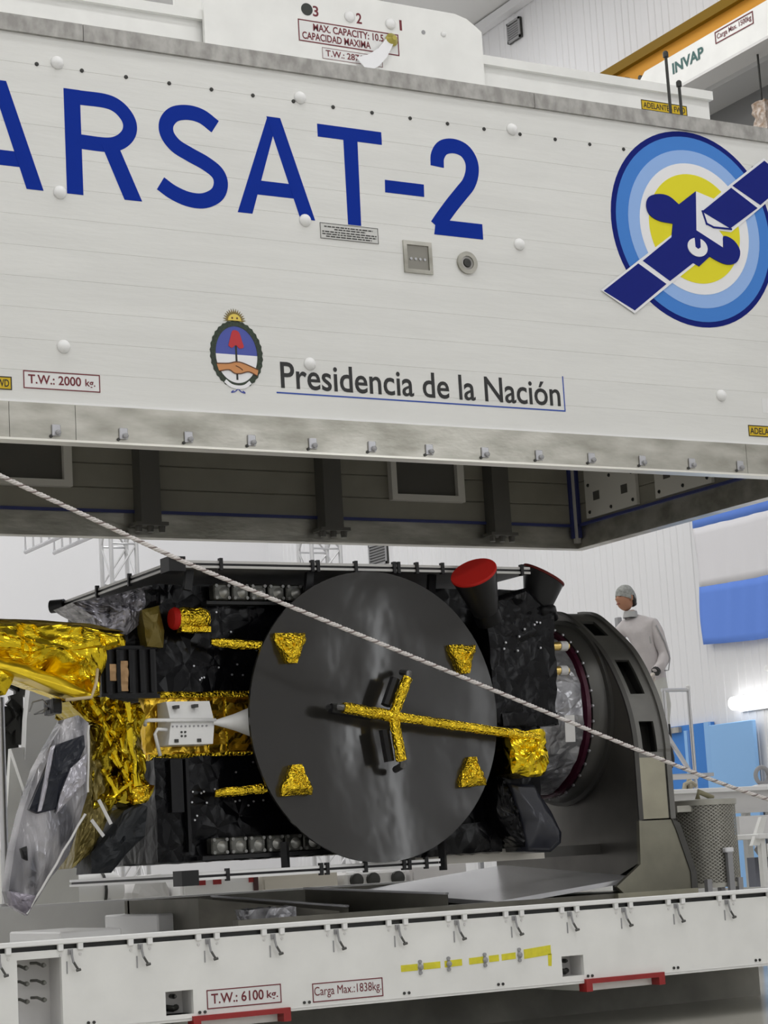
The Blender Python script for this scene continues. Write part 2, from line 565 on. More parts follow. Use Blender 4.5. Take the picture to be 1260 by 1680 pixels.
# right wall: slab with upright cladding panels, each one a shallow pan with raised ribs
wall_r = struct(MB().box(RX1, RX1+.2, RY0, RY1, 0, RH).build('wall_right', WALL), 'white ribbed cladding wall carrying flag and wall lamp')
def pan(w):
    m = MB()
    m.box(RX1-.012, RX1, 0.0006, w-.0006, 0.02, RH-.12)
    for k in range(1, 5):
        y = w*k/5
        m.prism([(RX1-.012, y-.022), (RX1-.02, y-.012), (RX1-.02, y+.012), (RX1-.012, y+.022)], 0.02, RH-.12, 'XY')
    return m
W_PAN = 0.6
first = None
y = 12.6
while y < RY1-W_PAN+.01:
    if first is None:
        m = pan(W_PAN)
        m.v = [(a, b+y, c) for a, b, c in m.v]
        first = m.build('cladding_panel', WALL, wall_r)
        y0p = y
    else:
        copy(first, (0, y-y0p, 0), wall_r)
    y += W_PAN
struct(MB().box(RX1-.14, RX1-.021, RY0, RY1, RH-.13, RH-.02).build('trim_1', WALL), 'white cove trim under the ceiling')
struct(MB().box(RX1-.05, RX1-.02, 12.6, 18.6, 0.02, 0.14).build('baseboard_right', GREY_LIGHT))

# dark opening high in the right wall below the crane beam
win = MB().box(RX1-.04, RX1-.02, 12.9, 16.98, 6.4, 8.72).build('window_1', GLASS_DARK)
struct(win, 'dark opening high in the wall under the crane beam')
MB().box(RX1-.5, RX1-.02, 12.9, 17.6, 8.72, 8.80).build('window_soffit', GREY_SOFFIT, win)
MB().box(RX1-.06, RX1-.02, 16.98, 17.08, 6.4, 8.72).build('window_frame', GREY_SOFFIT, win)

# blue door with its lighter leaf
door = MB().box(RX1-.07, RX1-.02, 17.72, 18.60, 0.0, 2.34).build('door_1', DOOR_BLUE)
struct(door, 'blue door in the right wall behind the platform')
MB().box(RX1-.10, RX1-.07, 17.72, 17.80, 0, 2.34).build('door_jamb', DOOR_LIGHT, door)
MB().box(RX1-.10, RX1-.07, 18.10, 18.15, 0.05, 2.28).build('door_stile', DOOR_LIGHT, door)
MB().box(RX1-.11, RX1-.07, 18.22, 18.42, 2.27, 2.33).build('door_closer', TRIM, door)
leaf = MB().cbox(RX1-.12, RX1-.07, 16.98, 17.70, 0.02, 2.30, .006)
lf = leaf.build('door_2', DOOR_LIGHT)
struct(lf, 'light blue door leaf lit by the wall lamp')
MB().tube([(RX1-.13, 17.08, 1.0), (RX1-.13, 17.08, 1.14)], .012, 8).build('door_handle', ALU, lf)
kick = MB().box(RX1-.055, RX1-.021, 14.2, 16.96, 0.14, 1.55).build('trim_2', mat('kick_grey', (0.46, 0.46, 0.5), 0.5))
struct(kick, 'grey lower wall strip')

# unseen glowing strips added on right and rear walls for streaks on the dish
GLOW_PANE = mat('daylight_pane', (.9, .95, 1), .3, emit=((.97, .985, 1.0), 11.0))
for n_, (ya, yb, za, zb) in enumerate(((-2.5, -1.7, 1.2, 6.6),)):
    w_ = MB().box(RX1-.03, RX1-.012, ya, yb, za, zb).build('window_%d' % (n_+2), GLOW_PANE)
    struct(w_, 'tall narrow daylit window in the right wall')
    MB().ring([(ya-.06, za-.06), (yb+.06, za-.06), (yb+.06, zb+.06), (ya-.06, zb+.06)], [(ya, za), (yb, za), (yb, zb), (ya, zb)], RX1-.05, RX1-.005, 'YZ').build('window_frame', ALU, w_)

w_ = MB().box(13.15, 13.4, RY0+.012, RY0+.03, 1.2, 6.6).build('window_3', GLOW_PANE)  # second added glow, reflected near the right edge of the dish
struct(w_, 'tall narrow daylit window in the wall behind the viewer')
MB().ring([(13.09, 1.14), (13.46, 1.14), (13.46, 6.66), (13.09, 6.66)], [(13.15, 1.2), (13.4, 1.2), (13.4, 6.6), (13.15, 6.6)], RY0+.005, RY0+.05, 'XZ').build('window_frame', ALU, w_)

# wall vents
def vent(ya, yb, za, zb, label, k=6):
    t = thing('wall_vent', (RX1-.03, (ya+yb)/2, za), label, 'vent')
    MB().box(RX1-.05, RX1-.021, ya, yb, za, zb).build('backing', DARK_METAL, t)
    fr = MB()
    for a, b, c, d in ((ya, yb, za, za+.03), (ya, yb, zb-.03, zb), (ya, ya+.025, za, zb), (yb-.025, yb, za, zb)):
        fr.box(RX1-.065, RX1-.05, a, b, c, d)
    fr.build('vent_frame', GREY_PLASTIC, t)
    for i in range(k):
        z = za+.04+(zb-za-.08)*(i+.5)/k
        m = MB().bar((RX1-.058, ya+.02, z), (RX1-.058, yb-.02, z), .02, .006, up=(1, 0, 1))
        m.build('slat', GREY_PLASTIC, t)
    return t
vent(20.34, 20.62, 10.91, 11.17, 'small grey louvred vent high on the wall near the ceiling')
vent(24.36, 24.84, 5.02, 5.33, 'small dark vent on the wall just under the lid')

# wall lamp
t = thing('wall_lamp', (RX1-.1, 16.2, 2.4), 'long glowing tube lamp on the wall beside the blue door', 'lamp')
MB().tube([(RX1-.10, 17.31, 2.49), (RX1-.10, 17.28, 2.49), (RX1-.10, 15.9, 2.49), (RX1-.10, 15.86, 2.49)], [.04, .07, .07, .04], 16).build('lamp_tube', LAMP_TUBE, t, True, 40)
MB().box(RX1-.045, RX1-.021, 15.9, 17.25, 2.40, 2.56).build('lamp_base', WHITE_PLAIN, t)
MB().lathe([(.03, 0), (.03, .05), (.015, .06)], (RX1-.021, 16.75, 2.80), n=12, frame=(Vector((-1, 0, 0)), Vector((0, 1, 0)), Vector((0, 0, 1)))).build('mounting_knob', WHITE_PLAIN, t, True, 40)

# flag, three cloth stripes with folds
t = thing('flag', (13.9, 16.3, 3.1), 'flag of blue, white and blue stripes hanging on the wall', 'flag')
def cloth(z0, z1, name, m, nz=8):
    YA, YB, n = 17.70, 14.9, 70
    vs, fs = [], []
    for i in range(n+1):
        u = i/n
        for k in range(nz+1):
            z = z0+(z1-z0)*k/nz
            y = YA+(YB-YA)*u
            ph = y*9+0.9*sin(z*2.1)+2*noise.noise(Vector((y*1.3, z*.8, 0)))
            x = RX1-.10+.010*sin(ph)+.007*sin(2.3*ph+z*3)
            sag = -0.10*sin(pi*min(1, u*1.2))*(4.93-z)/1.8
            vs.append((x, y+.02*sin(z*6), z+sag*0.55))
    for i in range(n):
        for k in range(nz):
            a = i*(nz+1)+k
            fs.append((a, a+nz+1, a+nz+2, a+1))
    k = len(vs)
    vs2 = [(x+.006, y, z) for x, y, z in vs]
    mb = MB()
    mb.add(vs, fs); mb.add(vs2, [tuple(reversed(f)) for f in fs])
    rim = [i*(nz+1) for i in range(n+1)] + [n*(nz+1)+q for q in range(1, nz+1)] + [i*(nz+1)+nz for i in range(n-1, -1, -1)] + [q for q in range(nz-1, 0, -1)]
    mb.f += [(rim[i], rim[(i+1) % len(rim)], k+rim[(i+1) % len(rim)], k+rim[i]) for i in range(len(rim))]
    mb.mi += [0]*len(rim)
    return mb.build(name, m, t, True)
cloth(4.39, 4.97, 'blue_stripe', FLAG_BLUE)
cloth(3.76, 4.39, 'white_stripe', FLAG_WHITE)
cloth(3.15, 3.76, 'blue_stripe', FLAG_BLUE)
MB().tube([(RX1-.10, 17.72, 4.98), (RX1-.10, 14.85, 4.98)], .014, 8).build('hanging_cord', WHITE_PLAIN, t)

# crane beam with its runway girder
t = thing('crane_beam', (13.3, 14.5, 8.78), 'yellow crane runway with a white beam lettered INVAP under the ceiling', 'crane')
MB().box(13.36, 13.96, 9.0, 18.6, 9.10, 9.46).build('runway_web', CRANE_YELLOW, t)
MB().box(13.30, 13.97, 9.0, 18.6, 9.365, 9.47).build('runway_flange', CRANE_EDGE, t)
MB().prism([(17.25, 8.80), (17.35, 9.02), (17.18, 9.07), (17.05, 9.16), (9.2, 9.16), (9.2, 8.80)], 13.24, 13.6, 'YZ').build('bridge_beam', WHITE2, t)
MB().box(13.22, 13.62, 9.2, 17.3, 8.77, 8.80).build('bridge_flange', GREY_LIGHT, t)
for yy, zz in ((17.2, 9.15), (17.45, 9.22), (15.55, 9.49)):
    MB().lathe([(.03, 0), (.03, .05)], (13.28, yy, zz), 'X', 10).build('bolt', DARK_BOLT, t)
text_part('beam_lettering', 'INVAP', 16.58, 16.06, 8.955, 9.075, 13.236, TEAL_INK, t, 'YZ', .03)
fr = MB().ring([(15.86, 9.015), (15.26, 9.005), (15.26, 9.135), (15.86, 9.14)], [(15.85, 9.025), (15.27, 9.015), (15.27, 9.125), (15.85, 9.13)], 13.234, 13.24, 'YZ').build('sign_border', MAROON, t)
text_part('load_lettering', 'Carga Max. 1500kg', 15.83, 15.29, 9.04, 9.11, 13.236, MAROON, t, 'YZ', .01)

q = pX(1252, 190, 13.4)
foil_box(q.x-.05, q.x+.05, q.y-.10, q.y+.08, q.z-.16, q.z+.12, .04, .03, 9).build('chain_bag', mat('bag_brown', (.30, .2, .13), .7, color2=(.62, .55, .5), vscale=18), t)
MB().tube([(q.x, q.y, q.z+.1), (q.x, q.y, 8.78)], .012, 6).build('chain', DARK_METAL, t)

# lattice towers behind the lid and the gantry arm
def truss(x0, x1, y0, y1, z1, label):
    t = thing('lattice_tower', ((x0+x1)/2, (y0+y1)/2, 0), label, 'truss')
    for x in (x0, x1):
        for y in (y0, y1):
            MB().tube([(x, y, 0), (x, y, z1)], .028, 8).build('chord', ALU, t, True, 40)
    k, h = 0, 0.45
    while (k+1)*h < z1:
        za, zb = k*h, (k+1)*h
        m = MB()
        s = k % 2
        for y in (y0, y1):
            m.tube([((x0, x1)[s], y, za), ((x0, x1)[1-s], y, zb)], .012, 6)
            m.tube([(x0, y, zb), (x1, y, zb)], .012, 6)
        for x in (x0, x1):
            m.tube([(x, (y0, y1)[s], za), (x, (y0, y1)[1-s], zb)], .012, 6)
        m.build('lacing', ALU, t)
        k += 1
truss(9.40, 9.72, 22.9, 23.2, 9.0, 'slim silver lattice tower behind the left end of the satellite')
truss(12.05, 12.45, 22.9, 23.25, 9.0, 'silver lattice tower nearer the right wall behind the lid')
t = thing('gantry_arm', (8.575, 26, 5), 'grey lattice gantry arm glimpsed under the lid at far left', 'gantry')
g0, g1 = pX(42, 906, 8.4), pX(118, 872, 8.4)
for dz in (0, .22):
    MB().tube([(8.4, g0.y, g0.z+dz), (8.4, g1.y-.6, g0.z+dz)], .025, 8).build('chord', GREY_STEEL, t)
    MB().tube([(8.75, g0.y, g0.z+dz), (8.75, g1.y-.6, g0.z+dz)], .025, 8).build('chord', GREY_STEEL, t)
for i in range(9):
    yy = g0.y-(g0.y-g1.y+.6)*i/8
    MB().tube([(8.4, yy, g0.z), (8.4, yy, g0.z+.22), (8.75, yy, g0.z+.22), (8.75, yy, g0.z)], .014, 6).build('rung', GREY_STEEL, t)
for yy in (g0.y-.1, g1.y-.5):
    MB().tube([(8.575, yy, g0.z+.22), (8.575, yy, RH)], .015, 8).build('hanger', GREY_STEEL, t)

# ================================================================== CONTAINER LID
FY = 11.0            # front face of lid and base
LX0, LX1, LYB = 2.2, 9.93, 14.15
lid = thing('shipping_container', (6.1, 12.57, 3.515), 'white shipping container lid lettered ARSAT-2 hanging raised over the satellite', 'container')
LZ0, LZ1 = 3.74, 5.914
NB = 12
bh = (LZ1-LZ0)/NB
def board(xa, xb, ya, yb, h, c=.005, g=.0015):
    """horizontal board with chamfered front and back edges"""
    return MB().prism([(ya+c, g), (yb-c, g), (yb, c+g), (yb, h-c-g), (yb-c, h-g), (ya+c, h-g), (ya, h-c-g), (ya, c+g)], xa, xb, 'YZ')
def boards(mk, z0, n, h, m, parent, name='board'):
    b = mk()
    b.v = [(x, y, z+z0) for x, y, z in b.v]
    f = b.build(name, m, parent)
    for i in range(1, n):
        copy(f, (0, 0, i*h), parent)
MB().box(LX0+.02, LX1-.02, FY+.012, FY+.045, LZ0, LZ1).build('front_backing', WHITE, lid)
boards(lambda: board(LX0, LX1, FY, FY+.03, bh, .0012, .0002), LZ0, NB, bh, WHITE, lid)
MB().box(LX0, LX1-.02, LYB-.02, LYB, LZ0-.04, LZ1).build('rear_backing', WHITE, lid)
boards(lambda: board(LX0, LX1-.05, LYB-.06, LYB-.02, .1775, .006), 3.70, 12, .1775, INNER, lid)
MB().box(LX1-.02, LX1, FY+.05, LYB, LZ0-.04, LZ1).build('end_backing', WHITE, lid)
def endboard():
    b = board(FY+.05, LYB-.06, 0, .035, .1775, .006)
    return_v = [(LX1-.055+y, x, z) for x, y, z in b.v]
    b.v = return_v
    return b
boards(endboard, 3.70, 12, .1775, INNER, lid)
MB().box(LX0-.03, LX0, FY, LYB, 3.515, 6.0).build('end_wall', WHITE, lid)
MB().box(LX0, LX1, FY+.03, LYB, LZ1+.02, 5.985).build('roof', WHITE, lid)
# grey top trim in three lengths
for xa, xb in ((LX0-.03, 4.45), (4.454, 7.6), (7.604, LX1+.02)):
    MB().prism([(FY-.02, LZ1), (FY-.02, 6.016), (FY+.07, 6.016), (FY+.07, 5.985), (FY+.03, 5.985), (FY+.03, LZ1)], xa, xb, 'YZ').build('top_trim', TRIM, lid)
MB().box(LX1-.02, LX1+.02, FY+.075, LYB+.02, LZ1, 6.016).build('top_trim', TRIM, lid)
# steel bottom flange in lengths, a bright lip, white drip edge
for xa, xb in ((LX0-.03, 3.93), (3.933, 4.32), (4.323, 9.12), (9.123, LX1+.03)):
    MB().prism([(FY-.02, 3.528), (FY-.02, LZ0-.008), (FY+.05, LZ0-.008), (FY+.05, 3.60), (FY+.075, 3.58), (FY+.075, 3.528)], xa, xb, 'YZ').build('bottom_flange', STEEL, lid)
MB().box(LX0-.03, LX1+.03, FY-.026, FY+.08, 3.515, 3.528).build('flange_lip', STEEL_EDGE, lid)
MB().box(LX0, LX1, FY-.012, FY+.01, LZ0-.008, LZ0+.006).build('drip_edge', WHITE_PLAIN, lid)
# rear and end flange seen from below
MB().prism([(LYB-.075, 3.515), (LYB+.02, 3.515), (LYB+.02, 3.70), (LYB-.05, 3.70), (LYB-.05, 3.53), (LYB-.075, 3.53)], LX0, LX1+.03, 'YZ').build('rear_flange', STEEL, lid)
MB().prism([(LX1-.075, 3.515), (LX1+.03, 3.515), (LX1+.03, 3.70), (LX1-.05, 3.70), (LX1-.05, 3.53), (LX1-.075, 3.53)], FY+.08, LYB-.078, 'XZ').build('end_flange', STEEL, lid)
MB().box(LX0, LX1-.08, LYB-.075, LYB-.06, 3.694, 3.716).build('blue_tape', BLUE_TAPE, lid)
MB().box(LX1-.08, LX1-.055, FY+.1, LYB-.06, 3.694, 3.716).build('blue_tape', BLUE_TAPE, lid)
MB().box(LX1-.10, LX1-.055, LYB-.10, LYB-.06, 3.56, 5.9).build('corner_post', INNER_FRAME, lid)
for a, b in ((LX1-.125, LX1-.101),):
    MB().box(a, b, LYB-.085, LYB-.061, 3.60, 5.9).build('blue_tape', BLUE_TAPE, lid)
MB().box(LX1-.08, LX1-.056, LYB-.125, LYB-.101, 3.60, 5.9).build('blue_tape', BLUE_TAPE, lid)
# posts on the rear wall
def post(xc):
    p = MB().box(xc-.078, xc+.078, LYB-.2, LYB-.061, 3.61, LZ1).build('post', INNER_POST, lid)
    MB().box(xc-.125, xc+.125, LYB-.22, LYB-.078, 3.585, 3.61).build('foot_plate', INNER_POST, p)
    for dx in (-.09, 0, .09):
        MB().lathe([(.022, 0), (.026, .03), (.026, .045)], (xc+dx, LYB-.17, 3.54), 'Z', 10).build('foot_bolt', INNER_POST, p)
for xc in (3.03, 4.54, 6.05, 7.55, 9.067):
    post(xc)
# inspection frames on the rear wall
def iframe(xa, xb, za, zb):
    f = MB().ring([(xa, za), (xb, za), (xb, zb), (xa, zb)], [(xa+.048, za+.048), (xb-.062, za+.048), (xb-.062, zb-.048), (xa+.048, zb-.048)], LYB-.12, LYB-.061).build('hatch_frame', INNER_FRAME, lid)
    MB().box(xa+.048, xb-.062, LYB-.075, LYB-.061, za+.048, zb-.048).build('hatch_panel', INNER_POST, f)
iframe(4.82, 5.485, 3.865, 4.47)
iframe(8.117, 8.780, 3.858, 4.47)
# white punched plates on the end wall
def eplate(ya, yb):
    xa, xb = LX1-.085, LX1-.056
    p = MB()
    m = (ya+yb)/2
    hole = [(m-.19, 3.885), (m+.19, 3.90)]
    p.box(xa, xb, ya, yb, 3.735, 4.25)
    o = p.build('punched_plate', INNER_FRAME, lid)
    for hy, hz in hole:
        MB().box(xa-.003, xa-.0005, hy-.042, hy+.042, hz-.035, hz+.035).build('slot', INNER_POST, o)
    for i, (sy, sz) in enumerate(((ya+.05, 3.78), (m, 3.775), (yb-.05, 3.78), (ya+.05, 4.0), (m, 4.03), (yb-.05, 4.0))):
        MB().lathe([(.016, 0), (.012, .008)], (xa, sy, sz), n=8, frame=(Vector((-1, 0, 0)), Vector((0, 1, 0)), Vector((0, 0, 1)))).build('screw', DARK_BOLT, o)
eplate(13.215, 13.905)
eplate(12.275, 12.97)
eplate(11.33, 12.03)
# flange clips, dome caps, rivets
c0 = MB().cbox(4.202-.026, 4.202+.026, FY-.032, FY-.02, 3.545, 3.612, .004).build('clip', ZINC, lid)
b0 = MB().lathe([(.016, 0), (.016, .014), (.008, .018)], (4.202+.008, FY-.032, 3.565), n=8, frame=(Vector((0, -1, 0)), Vector((1, 0, 0)), Vector((0, 0, 1)))).build('clip_bolt', GREY_PLASTIC, c0)
b1 = MB().lathe([(.010, 0), (.010, .008)], (4.202-.03, FY-.02, 3.545), n=8, frame=(Vector((0, -1, 0)), Vector((1, 0, 0)), Vector((0, 0, 1)))).build('pin', DARK_METAL, c0)
for k in list(range(-4, 0))+list(range(1, 14)):
    copy(c0, (k*.4045, 0, 0), lid)
NEGY = (Vector((0, -1, 0)), Vector((1, 0, 0)), Vector((0, 0, 1)))
d0 = MB().lathe([(.040, 0), (.038, .010), (.030, .022), (.018, .030), (.006, .033)], (4.291, FY, 5.763), n=18, frame=NEGY).build('dome_cap', WHITE_PLAIN, lid, True)
for x, z in ((2.72, 5.763), (5.87, 5.759), (7.42, 5.748), (2.72, 4.98), (4.281, 4.98), (5.861, 4.974), (7.415, 4.97), (4.272, 4.071), (5.841, 4.074), (8.963, 4.062), (2.72, 4.07)):
    copy(d0, (x-4.291, 0, z-5.763), lid)
r0 = MB().lathe([(.0125, 0), (.0125, .004), (.006, .006)], (4.166, FY, 5.738), n=10, frame=NEGY).build('rivet', DARK_METAL, lid)
for k in list(range(-6, 0))+list(range(1, 21)):
    if 4.166+k*.2763 < LX1-.2 and abs(4.166+k*.2763-8.86) > .38:
        copy(r0, (k*.2763, 0, -k*.0013), lid)

# ---- lettering on the lid
def L1(i):
    return FY-.0015*i
def flat(name, pts, layer, m, parent, th=.0015):
    return MB().prism(pts, L1(layer), L1(layer)+th, 'XZ').build(name, m, parent)
def letter_A(x):     # x = left foot
    o = x
    a = MB()
    a.prism([(o, 4.98), (o+.098, 4.98), (o+.302, 5.61), (o+.232, 5.61)], L1(1), FY)
    a.prism([(o+.422, 4.98), (o+.523, 4.98), (o+.318, 5.61), (o+.225, 5.61)], L1(1.3), FY)
    a.prism([(o+.13, 5.105), (o+.40, 5.105), (o+.37, 5.195), (o+.16, 5.195)], L1(.7), FY)
    return a
letter_A(3.660).build('letter', LETTER, lid)
m = MB()
m.prism([(4.325, 4.98), (4.425, 4.98), (4.425, 5.615), (4.325, 5.615)], L1(1), FY)
stroke_mb(m, [(4.42, 5.570), (4.58, 5.570), (4.66, 5.545), (4.715, 5.49), (4.733, 5.433), (4.715, 5.375), (4.66, 5.325), (4.58, 5.302), (4.42, 5.302)], .088, L1(.7), FY, 6)
m.prism([(4.548, 5.30), (4.655, 5.30), (4.790, 4.98), (4.680, 4.98)], L1(1.3), FY)
m.build('letter', LETTER, lid)
m = MB()
stroke_mb(m, [(5.285, 5.500), (5.20, 5.553), (5.11, 5.567), (5.02, 5.545), (4.968, 5.485), (4.968, 5.415), (5.02, 5.350), (5.11, 5.305), (5.21, 5.262), (5.285, 5.21), (5.305, 5.145), (5.275, 5.075), (5.19, 5.028), (5.09, 5.026), (4.99, 5.058), (4.912, 5.105)], .093, L1(1), FY, 6)
m.build('letter', LETTER, lid)
letter_A(5.408).build('letter', LETTER, lid)
m = MB()
m.prism([(5.981, 5.524), (6.435, 5.524), (6.435, 5.607), (5.981, 5.607)], L1(1), FY)
m.prism([(6.160, 4.978), (6.252, 4.978), (6.260, 5.524), (6.160, 5.524)], L1(1), FY)
m.build('letter', LETTER, lid)
MB().prism([(6.438, 5.215), (6.721, 5.215), (6.724, 5.297), (6.441, 5.297)], L1(1), FY).build('hyphen', LETTER, lid)
m = MB()
stroke_mb(m, [(6.832, 5.428), (6.840, 5.50), (6.885, 5.560), (6.965, 5.580), (7.045, 5.558), (7.090, 5.495), (7.092, 5.42), (7.06, 5.34), (7.00, 5.27), (6.92, 5.18), (6.838, 5.08), (6.80, 5.03)], .098, L1(1), FY, 6)
m.prism([(6.778, 4.976), (7.142, 4.976), (7.142, 5.078), (6.85, 5.078), (6.80, 5.09)], L1(1.3), FY)
m.build('numeral', LETTER, lid)

# ---- round mission emblem
lg = MB().prism(circ(8.853, 5.217, .690, 72), L1(1), FY, 'XZ').build('round_emblem', LOGO_NAVY, lid)
lab(lg, 'round blue and yellow emblem with a stylised satellite')
MB().prism(circ(8.855, 5.217, .652, 72), L1(2), L1(1)).build('emblem_ring', LOGO_BLUE, lg)
MB().prism(circ(8.858, 5.217, .556, 72), L1(3), L1(2)).build('emblem_ring', LOGO_LIGHT, lg)
MB().prism(circ(8.858, 5.217, .462, 72), L1(4), L1(3)).build('emblem_ring', LOGO_WHITE, lg)
MB().prism(circ(8.856, 5.217, .385, 72), L1(5), L1(4)).build('emblem_disc', LOGO_YELLOW, lg)
# white surround strips of the arms
lay = [6.0]
def em(pts, mm, name='emblem_shape'):
    lay[0] += .35
    return MB().prism(pts, L1(lay[0]), L1(5.5)).build(name, mm, lg)
for pts in ([(8.03, 4.715), (8.352, 4.945), (8.66, 5.16), (8.80, 5.22), (9.0, 5.08), (8.60, 4.80), (8.29, 4.578)],
            [(8.905, 5.345), (9.19, 5.565), (9.516, 5.795), (9.73, 5.65), (9.46, 5.435), (9.165, 5.222), (9.0, 5.225), (8.945, 5.25)],
            [(8.887, 5.485), (9.035, 5.448), (8.99, 5.30), (9.09, 5.19), (9.08, 5.10), (8.85, 5.20)]):
    em(pts, LOGO_WHITE, 'emblem_outline')
for pts in ([(8.05, 4.712), (8.351, 4.926), (8.572, 4.803), (8.292, 4.598)],
            [(8.390, 4.948), (8.652, 5.14), (8.70, 5.19), (8.859, 5.208), (9.081, 5.105), (8.949, 5.02), (8.862, 4.951), (8.812, 4.97), (8.604, 4.826)],
            [(8.732, 5.375), (8.887, 5.485), (8.862, 5.19), (8.645, 5.13), (8.667, 5.232)],
            [(8.925, 5.345), (9.198, 5.543), (9.417, 5.42), (9.16, 5.248)],
            [(9.212, 5.560), (9.516, 5.775), (9.715, 5.649), (9.445, 5.445)]):
    em(pts, LOGO_NAVY2)
em([tuple(p) for p in catmull([(8.667, 5.232), (8.554, 5.240), (8.478, 5.275), (8.456, 5.340), (8.485, 5.402), (8.565, 5.430), (8.652, 5.424), (8.735, 5.372)], 6)], LOGO_NAVY2)
em([tuple(p) for p in catmull([(9.085, 5.105), (9.095, 5.186), (9.181, 5.163), (9.227, 5.09), (9.188, 5.009), (9.092, 4.986), (8.973, 5.023), (8.93, 5.06)], 6)], LOGO_NAVY2)
for a_, b_ in (((8.929, 5.347), (8.957, 5.258)), ((8.955, 5.262), (9.015, 5.241)), ((9.012, 5.241), (9.165, 5.243))):
    d_ = (Vector(b_)-Vector(a_)).normalized()*.006
    n_ = Vector((-d_.y, d_.x))
    em([tuple(Vector(a_)-d_+n_), tuple(Vector(b_)+d_+n_), tuple(Vector(b_)+d_-n_), tuple(Vector(a_)-d_-n_)], LOGO_NAVY2)
em(circ(8.859, 5.084, .084, 32, .066), LOGO_WHITE, 'emblem_ring')
em([(8.838, 5.16), (8.888, 5.16), (8.884, 5.085), (8.862, 5.072), (8.84, 5.085)], LOGO_NAVY2)

# ---- national crest
cx, cz = 5.355, 4.098
cr = MB()
outer = [(cx+(.168+.006*(i % 2))*cos(2*pi*i/64), cz+(.203+.006*(i % 2))*sin(2*pi*i/64)) for i in range(64)]
cr.ring(outer, circ(cx, cz, .136, 64, .172), L1(2), FY)
crest = cr.build('crest', CREST_GREEN, lid)
lab(crest, 'oval national crest with sun, red cap and clasped hands')
MB().prism(circ(cx, cz, .138, 32, .174, 0, pi, False), L1(1), FY).build('crest_field', CREST_BLUE, crest)
MB().prism(circ(cx, cz, .138, 32, .174, pi, 2*pi, False), L1(1), FY).build('crest_field', LOGO_WHITE, crest)
ray = []
for i in range(30):
    a = pi*i/29
    rr = .075 if i % 2 else .050
    ray.append((cx-.003+rr*cos(a), 4.300+rr*1.05*sin(a)))
MB().prism(ray, L1(2), FY).build('crest_sun_rays', CREST_GOLD, crest)
MB().prism(circ(cx-.003, 4.305, .043, 16, .040, 0, pi, False), L1(3), L1(2)).build('crest_sun', CREST_SUN, crest)
for dx in (-.016, .016):
    MB().prism(circ(cx-.003+dx, 4.320, .006, 8), L1(4), L1(3)).build('sun_eye', CREST_BROWN, crest)
MB().prism([(cx-.008, 3.945), (cx+.004, 3.945), (cx+.004, 4.16), (cx-.008, 4.16)], L1(2), FY).build('crest_pole', BLACK_INK, crest)
MB().prism([tuple(p) for p in catmull([(5.303, 4.150), (5.320, 4.205), (5.333, 4.240), (5.355, 4.246), (5.378, 4.232), (5.393, 4.185), (5.403, 4.146), (5.375, 4.137), (5.352, 4.155), (5.325, 4.137), (5.303, 4.15)], 4)[:-1]], L1(3), L1(2)).build('crest_cap', CREST_RED, crest)
MB().prism([(5.222, 4.035), (5.30, 4.040), (5.350, 4.052), (5.40, 4.045), (5.492, 4.012), (5.484, 3.978), (5.43, 4.0), (5.37, 3.985), (5.33, 3.985), (5.30, 4.005), (5.235, 3.993)], L1(3), L1(2)).build('crest_hands', CREST_SKIN, crest)
m = MB(); stroke_mb(m, [(5.222, 4.037), (5.30, 4.042), (5.350, 4.054), (5.40, 4.047), (5.492, 4.014)], .006, L1(4), L1(3), 4); m.build('crest_outline', CREST_BROWN, crest)
m = MB(); stroke_mb(m, [(5.237, 3.991), (5.30, 4.003), (5.335, 3.984), (5.375, 3.984), (5.43, 3.998), (5.484, 3.976)], .006, L1(4), L1(3), 4); m.build('crest_outline', CREST_BROWN, crest)
m = MB(); stroke_mb(m, [(5.345, 4.03), (5.37, 4.02), (5.39, 4.005)], .005, L1(4), L1(3), 4); m.build('crest_outline', CREST_BROWN, crest)
m = MB()
stroke_mb(m, [(5.272, 3.935), (5.31, 3.908), (5.355, 3.900), (5.40, 3.908), (5.437, 3.935)], .022, L1(3), L1(2), 4)
m.build('crest_ribbon', LOGO_WHITE, crest)
m = MB()
for s in (-1, 1):
    stroke_mb(m, [(cx, 3.892), (cx+s*.02, 3.874), (cx+s*.045, 3.868), (cx+s*.03, 3.880)], .006, L1(2), FY, 4)
m.build('crest_bow', CREST_BLUE, crest)

text_part('lettering', 'Presidencia de la Nación', 5.640, 7.650, 3.912, 4.075, L1(1), BLACK_INK, lid, bold=.012)
m = MB()
m.box(5.608, 7.684, L1(1), FY, 3.880, 3.889)
m.box(7.676, 7.684, L1(1), FY, 3.889, 4.114)
m.build('underline', BLUE_LINE, lid)
def sign(parent, x0, x1, z0, z1, body, border=MAROON, face=SIGN_WHITE, ink=MAROON, y=FY, pad=.045, vpad=.22, bold=.012, bw=.006, lines=None):
    o = MB().box(x0, x1, y-.0015, y, z0, z1).build('sign_plate', face, parent)
    if border:
        MB().ring([(x0, z0), (x1, z0), (x1, z1), (x0, z1)], [(x0+bw, z0+bw), (x1-bw, z0+bw), (x1-bw, z1-bw), (x0+bw, z1-bw)], y-.003, y-.0015).build('sign_border', border, o)
    if lines is None:
        lines = [(body, x0+pad*(x1-x0), x1-pad*(x1-x0), z0+vpad*(z1-z0), z1-vpad*(z1-z0))]
    for b, xa, xb, za, zb in lines:
        text_part('sign_lettering', b, xa, xb, za, zb, y-.003, ink, o, bold=bold)
    return o
sign(lid, 4.027, 4.485, 3.816, 3.919, None, lines=[('T.W.: 2000', 4.055, 4.370, 3.845, 3.898), ('kg.', 4.395, 4.455, 3.835, 3.89)], bold=.015)
sign(lid, 3.60, 3.959, 3.800, 3.876, 'ADELANTE - FWD', border=DARK_BOLT, face=YELLOW, ink=BLACK_INK)
